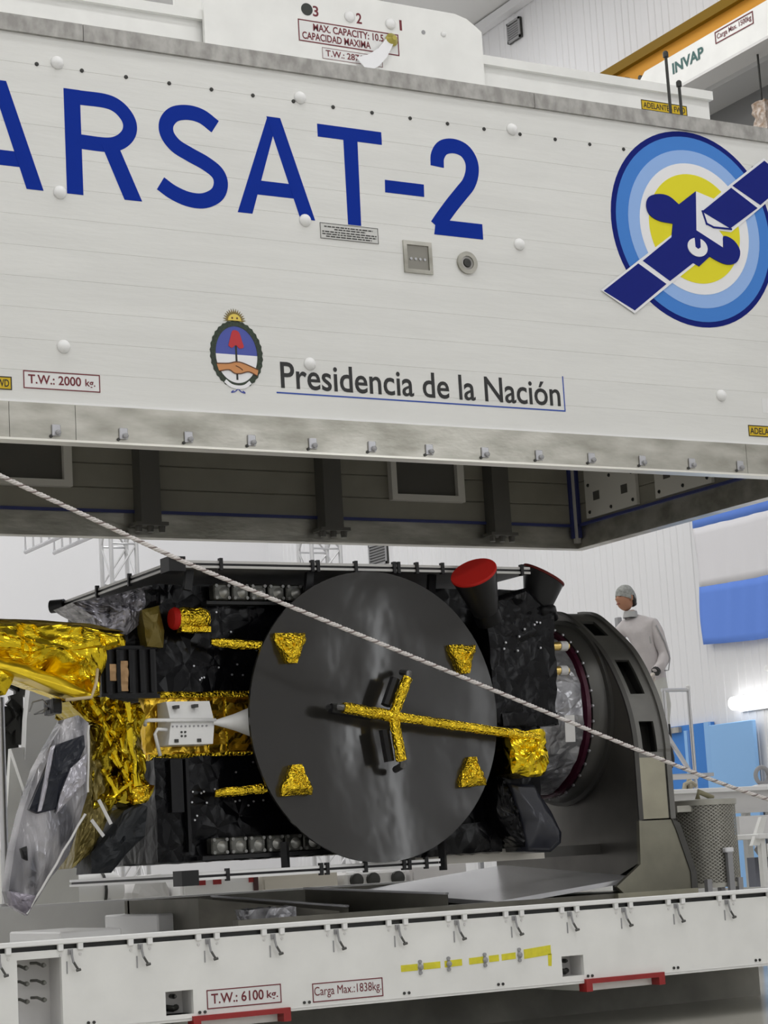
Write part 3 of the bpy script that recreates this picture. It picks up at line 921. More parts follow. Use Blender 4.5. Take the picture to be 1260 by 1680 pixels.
sign(lid, 9.173, 9.62, 3.792, 3.870, 'ADELANTE - FWD', border=DARK_BOLT, face=YELLOW, ink=BLACK_INK, pad=.03)
sign(lid, 9.312, 9.66, 3.963, 4.061, None, border=None, lines=[])
LINES = [(5.99, 6.33, 4.950), (6.06, 6.28, 4.935), (5.975, 6.355, 4.918), (5.975, 6.355, 4.903), (6.0, 6.32, 4.888)]
sp = MB().box(5.961, 6.368, L1(2), FY, 4.872, 4.972).build('notice_plate', SIGN_GREY, lid)
MB().ring([(5.961, 4.872), (6.368, 4.872), (6.368, 4.972), (5.961, 4.972)], [(5.964, 4.875), (6.365, 4.875), (6.365, 4.969), (5.964, 4.969)], L1(3), L1(2)).build('plate_border', DARK_METAL, sp)
random.seed(3)
m = MB()
for xa, xb, z in LINES:
    x = xa
    while x < xb:
        w = random.uniform(.012, .035)
        m.box(x, min(x+w, xb), L1(3), L1(2), z-.0035, z+.0035)
        x += w+.006
m.build('fine_print', DARK_METAL, sp)
# square recess and round port
fr = MB().ring([(6.541, 4.707), (6.747, 4.707), (6.747, 4.914), (6.541, 4.914)], [(6.566, 4.732), (6.722, 4.732), (6.722, 4.889), (6.566, 4.889)], FY-.012, FY+.001).build('recess_frame', STEEL, lid)
MB().box(6.566, 6.722, FY-.003, FY, 4.732, 4.889).build('recess_panel', mat('recess_steel', (0.26, 0.25, 0.22), .35, .5), fr)
for i in range(4):
    MB().lathe([(.009, 0), (.009, .006)], (6.594+.033*i, FY-.003, 4.80), n=8, frame=NEGY).build('recess_screw', ZINC, fr)
pt = MB().ring(circ(7.005, 4.808, .073, 32), circ(7.005, 4.808, .045, 32), FY-.016, FY+.001).build('round_port', STEEL, lid)
MB().ring(circ(7.005, 4.808, .045, 24), circ(7.005, 4.808, .030, 24), FY-.007, FY).build('port_ring', TRIM, pt)
MB().lathe([(.030, 0), (.026, .014), (.012, .016)], (7.005, FY, 4.808), n=20, frame=NEGY).build('port_plug', DARK_METAL, pt)
# guide rods on the lid roof
for x, yb, zt in ((8.975, 11.3, 6.585), (9.072, 11.3, 6.38)):
    m = MB()
    m.tube([(x, yb, 5.985), (x-.004, yb, zt)], .011, 8)
    m.lathe([(.02, 0), (.02, .035), (.012, .045)], (x-.004, yb, zt-.01), 'Z', 10)
    m.build('guide_rod', DARK_METAL, lid)

# ================================================================== LIFTING BEAM on the lid
PYF = 12.5
lift = thing('lifting_beam', (7.1, 12.65, 5.985), 'white lifting beam marked MAX. CAPACITY standing on the lid', 'lifting beam')
MB().box(3.4, 10.345, PYF+.04, PYF+.4, 5.985, 6.865).build('beam_web', WHITE2, lift)
MB().box(3.38, 10.36, PYF, PYF+.44, 6.865, 6.935).build('beam_flange', WHITE2, lift)
MB().prism([(5.945, 5.985), (8.205, 5.985), (8.205, 7.095), (8.16, 7.13), (8.08, 7.18), (7.98, 7.205), (6.2, 7.215), (5.945, 7.215)], PYF-.03, PYF+.0, 'XZ').build('lug_plate', WHITE2, lift)
MB().prism([(5.945, 5.985), (8.205, 5.985), (8.205, 7.095), (8.16, 7.13), (8.08, 7.18), (7.98, 7.205), (6.2, 7.215), (5.945, 7.215)], PYF+.44, PYF+.47, 'XZ').build('lug_plate', WHITE2, lift)
PF = PYF-.03
MB().lathe([(.045, 0), (.045, .004)], (6.748, PF, 7.049), n=24, frame=NEGY).build('pin_hole', mat('hole_dark', (.03, .035, .03), .6), lift)
for x, z in ((7.09, 7.046), (7.425, 7.042)):
    MB().lathe([(.042, 0), (.040, .012), (.025, .022), (.008, .026)], (x, PF, z), n=20, frame=NEGY).build('pin_cap', WHITE_PLAIN, lift, True)
MB().lathe([(.016, 0), (.016, .004)], (7.70, PF, 7.02), n=10, frame=NEGY).build('bolt', GREY_PLASTIC, lift)
MB().lathe([(.022, 0), (.018, .012), (.006, .016)], (7.87, PF, 7.03), n=12, frame=NEGY).build('pin_cap', WHITE_PLAIN, lift, True)
for s, x in (('3', 6.815), ('2', 7.165), ('1', 7.505)):
    text_part('numeral', s, x-(.02 if s != '1' else .004), x+(.025 if s != '1' else .016), 7.005, 7.085, PF-.001, MAROON, lift, bold=.02)
sign(lift, 6.671, 7.485, 6.806, 6.969, None, y=PF, lines=[('MAX. CAPACITY: 10.5 t', 6.79, 7.40, 6.895, 6.950), ('CAPACIDAD MAXIMA', 6.70, 7.25, 6.825, 6.880)], bold=.02, bw=.008)
sign(lift, 6.853, 7.34, 6.700, 6.783, None, y=PF, border=MAROON, bw=.003, lines=[('T.W.: 2876', 6.88, 7.18, 6.720, 6.768)], bold=.015)
sign(lift, 9.678, 10.12, 6.712, 6.794, 'ADELANTE - FWD', y=PYF+.04, border=DARK_BOLT, face=YELLOW, ink=BLACK_INK)
st = MB().lathe([(.045, 0), (.05, .02), (.03, .04), (.018, .06)], (7.42, PF, 6.915), n=16, frame=NEGY).build('strap_knob', mat('brass_olive', (0.42, 0.36, 0.08), .35, .5), lift, True, 40)
m = MB()
pts = [(7.40, 6.90), (7.33, 6.80), (7.25, 6.73), (7.15, 6.68)]
for i in range(3):
    (a, b), (c, d) = pts[i], pts[i+1]
    w0, w1 = .035+.012*i, .035+.012*(i+1)
    y0, y1 = PF-.02-.006*i, PF-.02-.006*(i+1)
    m.add([(a-w0*.6, y0, b+w0*.7), (a+w0*.6, y0-.012, b-w0*.7), (c+w1*.6, y1-.012, d-w1*.7), (c-w1*.6, y1, d+w1*.7),
           (a-w0*.6, y0+.008, b+w0*.7), (a+w0*.6, y0-.004, b-w0*.7), (c+w1*.6, y1-.004, d-w1*.7), (c-w1*.6, y1+.008, d+w1*.7)],
          [(0, 1, 2, 3), (4, 7, 6, 5), (0, 3, 7, 4), (1, 5, 6, 2), (0, 4, 5, 1), (3, 2, 6, 7)])
m.build('strap', LOGO_WHITE, lift)

# ================================================================== CONTAINER BASE
BX0, BX1, BYB = 2.2, 9.93, 14.15
BZ0, BZ1 = 0.292, 0.731
base = thing('transport_tray', (6.1, 12.57, 0.0), 'long white container base tray with clamp latches standing on the floor', 'container base')
def holed_wall(x0, x1, z0, z1, holes, y0, y1):
    m = MB()
    xs = sorted({x0, x1, *[h[0] for h in holes], *[h[1] for h in holes]})
    for a, b in zip(xs, xs[1:]):
        cut = [h for h in holes if h[0] <= a+1e-6 and h[1] >= b-1e-6]
        if not cut:
            m.box(a, b, y0, y1, z0, z1)
        else:
            h = cut[0]
            if h[2] > z0+1e-4:
                m.box(a, b, y0, y1, z0, h[2])
            if h[3] < z1-1e-4:
                m.box(a, b, y0, y1, h[3], z1)
    return m
HOLES = [(3.893, 4.142, 0.300, 0.690), (4.739, 4.905, 0.330, 0.459), (7.360, 7.520, 0.341, 0.463)]
holed_wall(BX0, BX1, BZ0, BZ1, HOLES, FY, FY+.03).build('side_wall', WHITE2, base)
# recess boxes behind the openings
def recess(h, dep):
    x0, x1, z0, z1 = h
    m = MB()
    m.box(x0-.01, x1+.01, FY+.03+dep, FY+.04+dep, z0-.01, z1+.01)
    m.box(x0-.01, x0, FY+.03, FY+.03+dep, z0-.01, z1+.01)
    m.box(x1, x1+.01, FY+.03, FY+.03+dep, z0-.01, z1+.01)
    m.box(x0, x1, FY+.03, FY+.03+dep, z0-.01, z0)
    m.box(x0, x1, FY+.03, FY+.03+dep, z1, z1+.01)
    return m.build('recess_box', GREY_LIGHT, base)
rc = [recess(HOLES[0], .16), recess(HOLES[1], .12), recess(HOLES[2], .12)]
for x, z in ((3.967, .644), (4.066, .652), (3.969, .561), (4.065, .560), (3.967, .468), (4.064, .470)):
    m = MB()
    m.tube([(x-.045, FY+.15, z+.012), (x-.02, FY+.12, z+.012), (x+.0, FY+.10, z), (x+.0, FY+.07, z)], .008, 8)
    m.lathe([(.011, 0), (.014, .02), (.010, .04)], (x, FY+.09, z), n=10, frame=NEGY)
    m.build('valve', mat('valve_grey', (.14, .14, .125), .4, .4), rc[0], True, 40)
for r, (xa, zc) in ((rc[1], (4.822, .395)), (rc[2], (7.44, .40))):
    MB().lathe([(.012, 0), (.014, .05), (.008, .07)], (xa+.012, FY+.15, zc+.03), n=10, frame=NEGY).build('connector', DARK_METAL, r)
    MB().tube([(xa-.03, FY+.13, zc-.03), (xa, FY+.09, zc-.035), (xa+.03, FY+.12, zc-.03)], .018, 8).build('handle', DARK_METAL, r, True, 50)
# other walls, pan and inner lining
MB().box(BX0, BX1, BYB-.10, BYB-.06, BZ0, .925).build('rear_wall', WHITE2, base)
MB().box(BX0, BX1, BYB-.12, BYB-.04, .925, .94).build('rear_rail', WHITE_PLAIN, base)
MB().box(BX0-.03, BX0, FY, BYB, BZ0, .76).build('end_wall', WHITE2, base)
MB().box(BX1, BX1+.03, FY, BYB, BZ0, .76).build('end_wall', WHITE2, base)
MB().box(BX0, BX1, FY+.03, BYB-.10, BZ0, .33).build('pan', GREY_LIGHT, base)
MB().box(BX0, BX1, FY+.33, BYB-.10, .62, .65).build('deck', GREY_LIGHT, base)
MB().box(BX0, BX1, FY+.30, FY+.33, .33, .65).build('deck_riser', GREY_PLASTIC, base)
for (pa, pb, py_, Y0, Y1) in ((98, 200, 1529, 12.2, 13.1), (258, 330, 1500, 12.7, 13.6)):
    q0, q1 = pY(pa, py_, Y0), pY(pb, py_, Y0)
    MB().cbox(q0.x, q1.x, Y0, Y1, .65, q0.z, .01).build('deck_box', WHITE_PLAIN, base)
# top rail, black strip painting the shade in the slot behind it, tabs and latches
MB().cbox(BX0, BX1, FY-.018, FY+.012, .757, .786, .005).build('top_rail', WHITE_PLAIN, base)
MB().box(BX0, BX1, FY+.02, FY+.03, .731, .775).build('groove', BLACK_INK, base)
P = .4056
LATX = [4.194+P*k for k in range(-4, 14)]
tb = None
for x in LATX:
    for s in (-1, 1):
        xx = x+s*.0565
        if tb is None:
            tb = MB().cbox(xx-.0155, xx+.0155, FY-.014, FY+.011, .722, .762, .003).build('rail_tab', WHITE_PLAIN, base)
            tbolt = MB().lathe([(.008, 0), (.008, .005)], (xx, FY, .70), n=8, frame=NEGY).build('tab_bolt', GREY_LIGHT, tb)
            tx = xx
        else:
            copy(tb, (xx-tx, 0, 0), base)
x = LATX[0]
m = MB()
m.tube([(x, FY-.022, .722), (x+.002, FY-.022, .690), (x+.008, FY-.026, .655)], .0065, 6)
m.box(x-.014, x+.012, FY-.012, FY, .70, .728)
lt = m.build('latch', GREY_PLASTIC, base)
m = MB()
m.tube([(x+.008, FY-.026, .660), (x+.022, FY-.028, .635), (x+.034, FY-.028, .617)], .0065, 6)
m.tube([(x+.022, FY-.028, .614), (x+.046, FY-.028, .619)], .0085, 6)
m.build('latch_handle', mat('latch_grey', (.10, .10, .095), .4, .4), lt)
MB().box(x-.024, x-.019, FY-.006, FY, .60, .665).build('latch_keeper', GREY_PLASTIC, lt)
for xx in LATX[1:]:
    copy(lt, (xx-x, 0, 0), base)
# bolts in pairs along the lower edge
bp = MB()
for s in (-.016, .016):
    bp.lathe([(.009, 0), (.009, .006)], (4.955+s, FY, .333), n=8, frame=NEGY)
bpo = bp.build('bolt_pair', DARK_METAL, base)
for xx in (2.99, 3.645, 4.30, 5.605, 6.26, 6.91, 7.56, 8.215, 8.87, 9.52):
    copy(bpo, (xx-4.955, 0, 0), base)
MB().box(BX0, BX1, FY-.004, FY, .305, .309).build('lower_seam', GREY_LIGHT, base)
# signs
sign(base, 4.985, 5.446, .345, .450, None, lines=[('T.W.: 6100', 5.012, 5.335, .372, .428), ('kg.', 5.355, 5.425, .364, .42)], bold=.014)
sign(base, 5.644, 6.104, .328, .435, 'Carga Max.:1838kg.', bold=.0, pad=.025, vpad=.2)
# red fork pocket frames
for xa, xb in ((4.892, 5.491), (7.515, 8.110), (2.3, 2.9)):
    m = MB()
    m.box(xa, xb, FY-.022, FY+.06, .287, .316)
    m.box(xa, xa+.045, FY-.022, FY+.06, .240, .287)
    m.box(xb-.045, xb, FY-.022, FY+.06, .240, .287)
    fp = m.build('fork_pocket', RED_PAINT, base)
    MB().box(xa+.046, xb-.046, FY+.06, BYB-.2, .240, .288).build('pocket_channel', WHITE2, fp)
# yellow tape with fittings
for (xa, za), (xb, zb) in (((6.232, .474), (6.345, .475)), ((6.385, .476), (6.50, .478)), ((6.53, .478), (6.65, .481)), ((6.70, .482), (6.80, .485)), ((6.84, .486), (6.91, .488)), ((6.93, .489), (7.03, .493)), ((7.09, .496), (7.285, .510))):
    h = .019 if xb < 7.2 else .028
    MB().prism([(xa, za-h), (xb, zb-h), (xb, zb+h), (xa, za+h)], FY-.002, FY, 'XZ').build('yellow_tape', TAPE_YELLOW, base)
MB().prism([(7.26, .415), (7.283, .412), (7.290, .485), (7.262, .485)], FY-.002, FY, 'XZ').build('yellow_tape', TAPE_YELLOW, base)
fit = None
for x, z in ((6.363, .473), (6.558, .478), (6.811, .483), (7.057, .495)):
    if fit is None:
        m = MB()
        m.lathe([(.016, 0), (.018, .01), (.010, .022)], (x, FY, z), n=10, frame=NEGY)
        m.lathe([(.011, 0), (.011, .012)], (x-.003, FY, z+.032), n=8, frame=NEGY)
        m.lathe([(.011, 0), (.011, .012)], (x-.003, FY, z-.032), n=8, frame=NEGY)
        m.box(x-.010, x+.004, FY-.008, FY, z-.03, z+.03)
        fit = m.build('tape_fitting', GREY_PLASTIC, base)
        f0 = (x, z)
    else:
        copy(fit, (x-f0[0], 0, z-f0[1]), base)
# supports under the tray
for xa in (2.7, 6.0, 9.0):
    MB().box(xa, xa+.55, 12.36, 13.69, 0.0, BZ0).build('support_block', GREY_PLASTIC, base)

SHADE_BEAM = mat('skid_olive', (.42, .41, .36), .5, var=.4, vscale=2)  # for beams added to darken the view under the tray
for ya in (12.25, 13.7):
    MB().box(BX0+.05, BX1-.05, ya, ya+.1, 0.0, BZ0-.001).build('skid', SHADE_BEAM, base)

# ================================================================== SATELLITE STAND
stand = thing('satellite_stand', (8.6, 12.57, .65), 'dark grey steel stand with rounded upright holding the satellite from the right', 'stand')
SX0, SX1, SYC = 8.50, 8.785, 12.57
half = [(0.0, 2.775), (-.10, 2.766), (-.20, 2.735), (-.302, 2.675), (-.42, 2.59), (-.578, 2.465), (-.68, 2.35), (-.766, 2.22), (-.83, 2.10), (-.874, 1.98), (-.90, 1.86), (-.912, 1.74)]
low = [(-.905, 1.0), (-.48, .862), (-.40, .845)]
near = [(SYC+a, b) for a, b in half]
full = [(SYC-a, b) for a, b in half[:0:-1]] + near + [(SYC+a, b) for a, b in low]
full = [(SYC-a, b) for a, b in reversed(low)] + full
fp = MB().prism(full, SX0, SX0+.025, 'YZ').build('front_plate', STAND_FRONT, stand)
MB().prism([(y, z) for y, z in full], SX1-.02, SX1, 'YZ').build('rear_plate', STAND_DARK, stand)
# side band along the profile with its windows left open
prof = [tuple(p) for p in catmull(near, 5)]
prof += [(SYC-.908, 1.74-.0185*k) for k in range(1, 26)]
WIN = ((2.12, 2.375), (1.725, 1.925), (2.56, 2.69))
def inw(z):
    return any(a <= z <= b for a, b in WIN)
m = MB()
far = [(2*SYC-y, z) for y, z in prof]
for pr_ in (prof, far):
    for (a, b), (c, d) in zip(pr_, pr_[1:]):
        zm = (b+d)/2
        cols = [(SX0+.025, SX0+.075), (SX0+.195, SX1-.02)] if inw(zm) else [(SX0+.025, SX1-.02)]
        n = Vector((d-b, -(c-a))).normalized()
        if pr_ is far:
            n = -n
        n = n if (Vector((SYC, 1.9))-Vector((a, b))).dot(n) > 0 else -n
        i0, i1 = Vector((a, b))+n*.02, Vector((c, d))+n*.02
        for xa, xb in cols:
            m.add([(xa, a, b), (xb, a, b), (xb, c, d), (xa, c, d), (xa, *i0), (xb, *i0), (xb, *i1), (xa, *i1)],
                  [(0, 1, 2, 3), (4, 7, 6, 5), (0, 4, 5, 1), (3, 2, 6, 7), (0, 3, 7, 4), (1, 5, 6, 2)])
m.build('side_band', STAND_SIDE, stand)
# inner wall behind the windows
MB().prism([(SYC+a*.86, .9+(b-.9)*.93) for a, b in ((0, 2.775), (-.302, 2.675), (-.578, 2.465), (-.766, 2.22), (-.874, 1.98), (-.912, 1.6), (-.912, 1.0), (.912, 1.0), (.912, 1.6), (.874, 1.98), (.766, 2.22), (.578, 2.465), (.302, 2.675))], SX0+.04, SX0+.25, 'YZ').build('inner_core', STAND_DARK, stand)
# rim lips
for xa, xb, mm in ((SX0-.006, SX0+.03, STAND_DARK), (SX1-.03, SX1+.012, STAND_SIDE)):
    m = MB()
    for (a, b), (c, d) in zip(prof, prof[1:]):
        n = (Vector((a, b))-Vector((SYC, 1.75))).normalized()*.016
        n2 = (Vector((c, d))-Vector((SYC, 1.75))).normalized()*.016
        m.add([(xa, a, b), (xb, a, b), (xb, c, d), (xa, c, d), (xa, a+n.x, b+n.y), (xb, a+n.x, b+n.y), (xb, c+n2.x, d+n2.y), (xa, c+n2.x, d+n2.y)],
              [(0, 1, 2, 3), (4, 7, 6, 5), (0, 4, 5, 1), (3, 2, 6, 7), (0, 3, 7, 4), (1, 5, 6, 2)])
    m.build('rim_lip', mm, stand)
NY = SYC-.912
MB().box(SX0+.03, SX1-.045, NY-.008, NY+.012, 1.275, 1.685).build('side_panel', STAND_TAN, stand)
MB().prism([(SX0-.01, 1.265), (SX1-.03, 1.265), (SX1+.02, 1.24), (8.90, .90), (8.915, .80), (8.32, .80), (8.27, .845), (8.475, .98)], NY-.012, NY+.02, 'XZ').build('foot_gusset', mat('stand_gusset', (.27, .26, .205), .34, .75, var=.3, vscale=3), stand)
MB().prism([(SX1-.03, 1.27), (SX1+.035, 1.24), (8.925, .92), (8.93, .80), (8.88, .80), (8.88, .91), (SX1, 1.20)], NY-.02, NY+.9, 'XZ').build('foot_flange', STAND_DARK, stand)
MB().box(8.27, 8.93, NY-.02, SYC+.9, .65, .80).build('foot_base', STAND_TAN, stand)
# sloping tray plate in front of the upright
MB().add([(8.50, NY+.06, .90), (8.50, 13.4, 1.02), (7.25, 13.4, .90), (7.40, NY+.10, .80),
          (8.50, NY+.06, .87), (8.50, 13.4, .99), (7.25, 13.4, .87), (7.40, NY+.10, .77)],
         [(0, 1, 2, 3), (4, 7, 6, 5), (0, 4, 5, 1), (1, 5, 6, 2), (2, 6, 7, 3), (3, 7, 4, 0)]).build('sloping_plate', GREY_STEEL, stand)
# bottom frame: two long beams, end plate, diagonal webs
MB().box(5.52, 8.30, NY+.02, NY+.10, .65, .80).build('long_beam', FRAME_STEEL, stand)
MB().box(5.545, 8.30, 13.42, 13.50, .65, .935).build('long_beam', FRAME_STEEL, stand)
MB().add([(5.545, 12.30, .65), (5.545, 12.30, .935), (5.545, 13.45, .935), (5.545, 13.45, .65), (5.57, 12.30, .65), (5.57, 12.30, .935), (5.57, 13.45, .935), (5.57, 13.45, .65)],
         [(0, 1, 2, 3), (4, 7, 6, 5), (0, 4, 5, 1), (1, 5, 6, 2), (2, 6, 7, 3), (3, 7, 4, 0)]).build('end_plate', FRAME_STEEL, stand)
MB().add([(5.545, 12.30, .65), (5.545, 12.30, .935), (6.25, 11.76, .81), (6.25, 11.76, .65), (5.56, 12.32, .65), (5.56, 12.32, .935), (6.26, 11.78, .81), (6.26, 11.78, .65)],
         [(0, 1, 2, 3), (4, 7, 6, 5), (0, 4, 5, 1), (1, 5, 6, 2), (2, 6, 7, 3), (3, 7, 4, 0)]).build('corner_plate', FRAME_STEEL, stand)
for (xa, ya, za), (xb, yb, zb) in (((5.78, 12.6, .935), (6.33, 11.80, .83)), ((6.50, 12.7, .945), (7.08, 11.84, .865))):
    a, b = Vector((xa, ya, za)), Vector((xb, yb, zb))
    w = MB().add([a, b, (xb, yb, .65), (xa, ya, .65), a+Vector((.012, .012, 0)), b+Vector((.012, .012, 0)), (xb+.012, yb+.012, .65), (xa+.012, ya+.012, .65)],
                 [(0, 1, 2, 3), (4, 7, 6, 5), (0, 4, 5, 1), (1, 5, 6, 2), (2, 6, 7, 3), (3, 7, 4, 0)]).build('diagonal_web', FRAME_STEEL, stand)
    MB().bar(a+Vector((0, 0, .006)), b+Vector((0, 0, .006)), .045, .012).build('web_flange', GREY_STEEL, w)
MB().box(6.95, 7.95, 12.0, 12.13, 1.055, 1.135).build('cross_bar', BEIGE_STEEL, stand)
MB().box(7.90, 8.50, 12.13, 12.2, 1.06, 1.13).build('bar_bracket', STAND_DARK, stand)
m = foil_box(5.62, 5.92, 11.72, 11.9, .78, .85, .035, .02, 12)
m.build('wrapped_coupling', CLEAR_FILM, stand)

# ================================================================== SATELLITE
sat = thing('satellite', (6.5, 12.6, 1.0), 'satellite wrapped in black and gold foil lying under the raised lid', 'satellite')
SY0, SY1 = 11.65, 13.53
# folded solar arrays above and below: two leaves each with a dark gap
def array(z, xa, xb, clips, up):
    EM = PANEL_LIGHT if up > 0 else WHITE_PLAIN
    a = MB().box(xa, xb, SY0, SY1, z+.026, z+.042).build('solar_array', EM, sat)
    MB().box(xa+.01, xb-.01, SY0+.006, SY1-.01, z+.012, z+.026).build('array_core', CHARCOAL, a)  # charcoal slab stands in for the shaded gap between the leaves
    MB().box(xa, xb, SY0, SY1, z, z+.012).build('array_leaf', PANEL_UNDER, a)
    MB().box(xa, xb, SY0-.002, SY0+.01, z-.004, z+.011).build('array_edge', EM, a)
    MB().box(xa-.002, xa+.01, SY0, SY1, z-.004, z+.011).build('array_edge', EM, a)
    for x in clips:
        MB().box(x-.010, x+.010, SY0-.014, SY0+.02, z-.016, z+.058).build('array_clip', CHARCOAL, a)
    return a
up = array(2.925, 5.19, 7.76, [pY(px, 925, SY0).x for px in (362, 512, 521, 583, 646, 653, 683, 725, 855)], 1)
lo = array(1.052, 5.17, 6.93, [pY(px, 1430, SY0).x for px in (373, 527, 537, 600, 663, 672, 700)], -1)
for o, z in ((up, 2.945), (lo, 1.07)):
    MB().box(5.14, 5.25, SY0-.03, SY0+.10, z-.05, z+.04).build('hinge_block', CHARCOAL, o)
for yy in (12.35, 12.9):
    MB().box(5.175, 5.20, yy-.01, yy+.01, 2.905, 2.985).build('array_clip', CHARCOAL, up)
MB().tube([(5.19, SY1-.02, 2.935), (5.12, SY1+.05, 2.935)], .045, 12).build('hinge_pin', CHARCOAL, up, True, 40)
for x, za, zb in ((5.32, 2.80, 2.925), (6.15, 2.78, 2.925), (7.05, 2.78, 2.925)):
    MB().bar((x, SY0+.12, za), (x+.02, SY0+.12, zb), .035, .05).build('array_strut', CHARCOAL, sat)
for x, za, zb in ((5.9, 1.094, 1.25), (7.02, 1.02, 1.25)):
    MB().bar((x, SY0+.12, za), (x, SY0+.12, zb), .04, .05).build('array_strut', CHARCOAL, sat)
# body blankets
foil_box(5.16, 7.9, 11.93, 13.35, 2.20, 2.85, .055, .014, 5).build('upper_body', BLACK_BODY, sat, True)
foil_box(5.13, 7.9, 11.93, 13.35, 1.17, 1.79, .055, .014, 5).build('lower_body', BLACK_BODY, sat, True)
MB().box(5.3, 7.6, 12.08, 13.2, 1.75, 2.25).build('core_body', CHARCOAL, sat)
m = MB()
foil_box(5.12, 6.6, 12.03, 12.09, 1.80, 2.19, .035, .012, 9, m)
m.build('gold_panel', GOLD_FLAT, sat)
foil_box(5.14, 6.4, 11.97, 12.05, 2.165, 2.20, .03, .008, 10).build('gold_edge', GOLD_FINE, sat)
foil_box(5.12, 6.4, 11.97, 12.05, 1.785, 1.815, .03, .008, 10).build('gold_edge', GOLD_FINE, sat)
for x in (5.53, 5.66):
    MB().bar((x, 12.025, 1.81), (x, 12.025, 2.17), .012, .012, up=(1, 0, 0)).build('gold_rib', GOLD_FINE, sat)
# dark upright seams and ribs on the blankets
for xa, xb, za, zb in ((5.21, 5.29, 1.46, 1.78), (5.31, 5.33, 1.22, 1.78)):
    MB().box(xa, xb, 11.88, 11.93, za, zb).build('blanket_seam', BLACK_SMOOTH, sat)
random.seed(11)
for i in range(26):
    x = random.uniform(5.35, 5.85); z = random.choice([random.uniform(1.35, 1.76), random.uniform(2.25, 2.72)])
    MB().lathe([(.007, 0), (.006, .006)], (x, 11.915, z), n=7, frame=NEGY).build('blanket_button', ZINC, sat)
# amplifier radiators in rows, top and bottom
def radiator(x, z, s=1):
    r = MB().cbox(x-.056, x+.056, 11.82, 11.90, z-.05, z+.05, .008).build('radiator', mat('radiator_grey', (.10, .10, .088), .35, .5, var=.6, vscale=25), sat)
    MB().lathe([(.034, 0), (.020, .015), (.010, .022)], (x+.012, 11.82, z-.004), n=14, frame=NEGY).build('radiator_cone', mat('radiator_white', (.34, .34, .32), .3, .5), r, True, 50)
    for sx in (-.042, .042):
        for sz in (-.038, .038):
            MB().lathe([(.011, 0), (.011, .012)], (x+sx, 11.82, z+sz), n=7, frame=NEGY).build('radiator_screw', mat('radiator_screw', (.2, .2, .19), .4, .5), r)
for k in range(6):
    radiator(5.49+.125*k, 1.245)
    radiator(5.58+.125*k, 2.80)
MB().box(5.38, 6.3, 11.84, 11.93, 1.165, 1.19).build('radiator_shelf', CHARCOAL, sat)
MB().box(5.48, 6.4, 11.84, 11.93, 2.725, 2.745).build('radiator_shelf', CHARCOAL, sat)
# gold wrapped sensor with red cover
s_ = MB().tube([(5.255, 11.80, 2.628), (5.30, 11.80, 2.628), (5.36, 11.80, 2.630), (5.41, 11.80, 2.632), (5.46, 11.80, 2.632)], [.062, .075, .068, .072, .058], 14, jitter=(.012, 14)).build('sensor', GOLD_FINE, sat)
MB().lathe([(.066, 0), (.070, .02), (.060, .038), (.02, .045)], (5.258, 11.80, 2.628), n=24, frame=(Vector((-1, 0, 0)), Vector((0, 1, 0)), Vector((0, 0, 1)))).build('red_cover', RED_CAP, s_, True, 40)
foil_box(5.27, 5.46, 11.76, 11.84, 2.545, 2.572, .03, .008, 12).build('sensor_foot', GOLD_FINE, s_)
# short gold struts to the dish
for (xa, za), (xb, zb) in (((5.47, 2.482), (5.86, 2.440)), ((5.45, 1.560), (5.88, 1.585))):
    MB().tube([(xa+(xb-xa)*i/8, 11.78-.12*i/8, za+(zb-za)*i/8) for i in range(9)], [.022, .03, .028, .03, .027, .03, .026, .028, .022], 10, jitter=(.008, 22)).build('gold_strut', GOLD_FINE, sat)
# white feed box with horn and waveguides
wb = MB().add([(5.190, 11.80, 1.995), (5.478, 11.80, 1.995), (5.478, 11.86, 2.128), (5.190, 11.86, 2.128), (5.168, 11.80, 1.862), (5.462, 11.80, 1.862),
               (5.190, 12.0, 1.995), (5.478, 12.0, 1.995), (5.478, 12.0, 2.128), (5.190, 12.0, 2.128), (5.168, 12.0, 1.862), (5.462, 12.0, 1.862)],
              [(0, 1, 2, 3), (4, 5, 1, 0), (6, 9, 8, 7), (10, 6, 7, 11), (3, 2, 8, 9), (4, 10, 11, 5), (0, 3, 9, 6), (4, 0, 6, 10), (1, 7, 8, 2), (5, 11, 7, 1)]).build('feed_box', WHITE_PLAIN, sat)
MB().tube([(5.03, 11.82, 1.985), (5.022, 11.80, 2.005), (5.04, 11.79, 2.012), (5.48, 11.785, 2.004)], .012, 8).build('waveguide', WHITE_PLAIN, wb, True)
MB().tube([(5.17, 11.82, 1.955), (5.10, 11.80, 1.958), (5.082, 11.80, 1.93), (5.12, 11.82, 1.80)], .011, 8).build('waveguide', WHITE_PLAIN, wb, True)
MB().lathe([(.012, 0), (.050, .14), (.098, .275), (.102, .29), (.14, .40)], (5.465, 11.79, 1.990), 'X', 28).build('feed_horn', WHITE_PLAIN, wb, True, 50)
for x, z in ((5.235, 2.09), (5.36, 2.095), (5.22, 1.885), (5.37, 1.885)):
    MB().box(x-.013, x+.013, 11.793, 11.845, z-.010, z+.010).build('feed_bolt', DARK_METAL, wb)
for i in range(9):
    x = 5.20+.028*i
    MB().lathe([(.006, 0), (.006, .006)], (x, 11.80, 1.972), n=7, frame=NEGY).build('feed_rivet', GREY_PLASTIC, wb)
for dx, dz in ((-.012, .012), (.012, .012), (-.012, -.012), (.012, -.012)):
    MB().lathe([(.007, 0), (.007, .006)], (5.268+dx, 11.80, 1.925+dz), n=7, frame=NEGY).build('feed_rivet', DARK_METAL, wb)
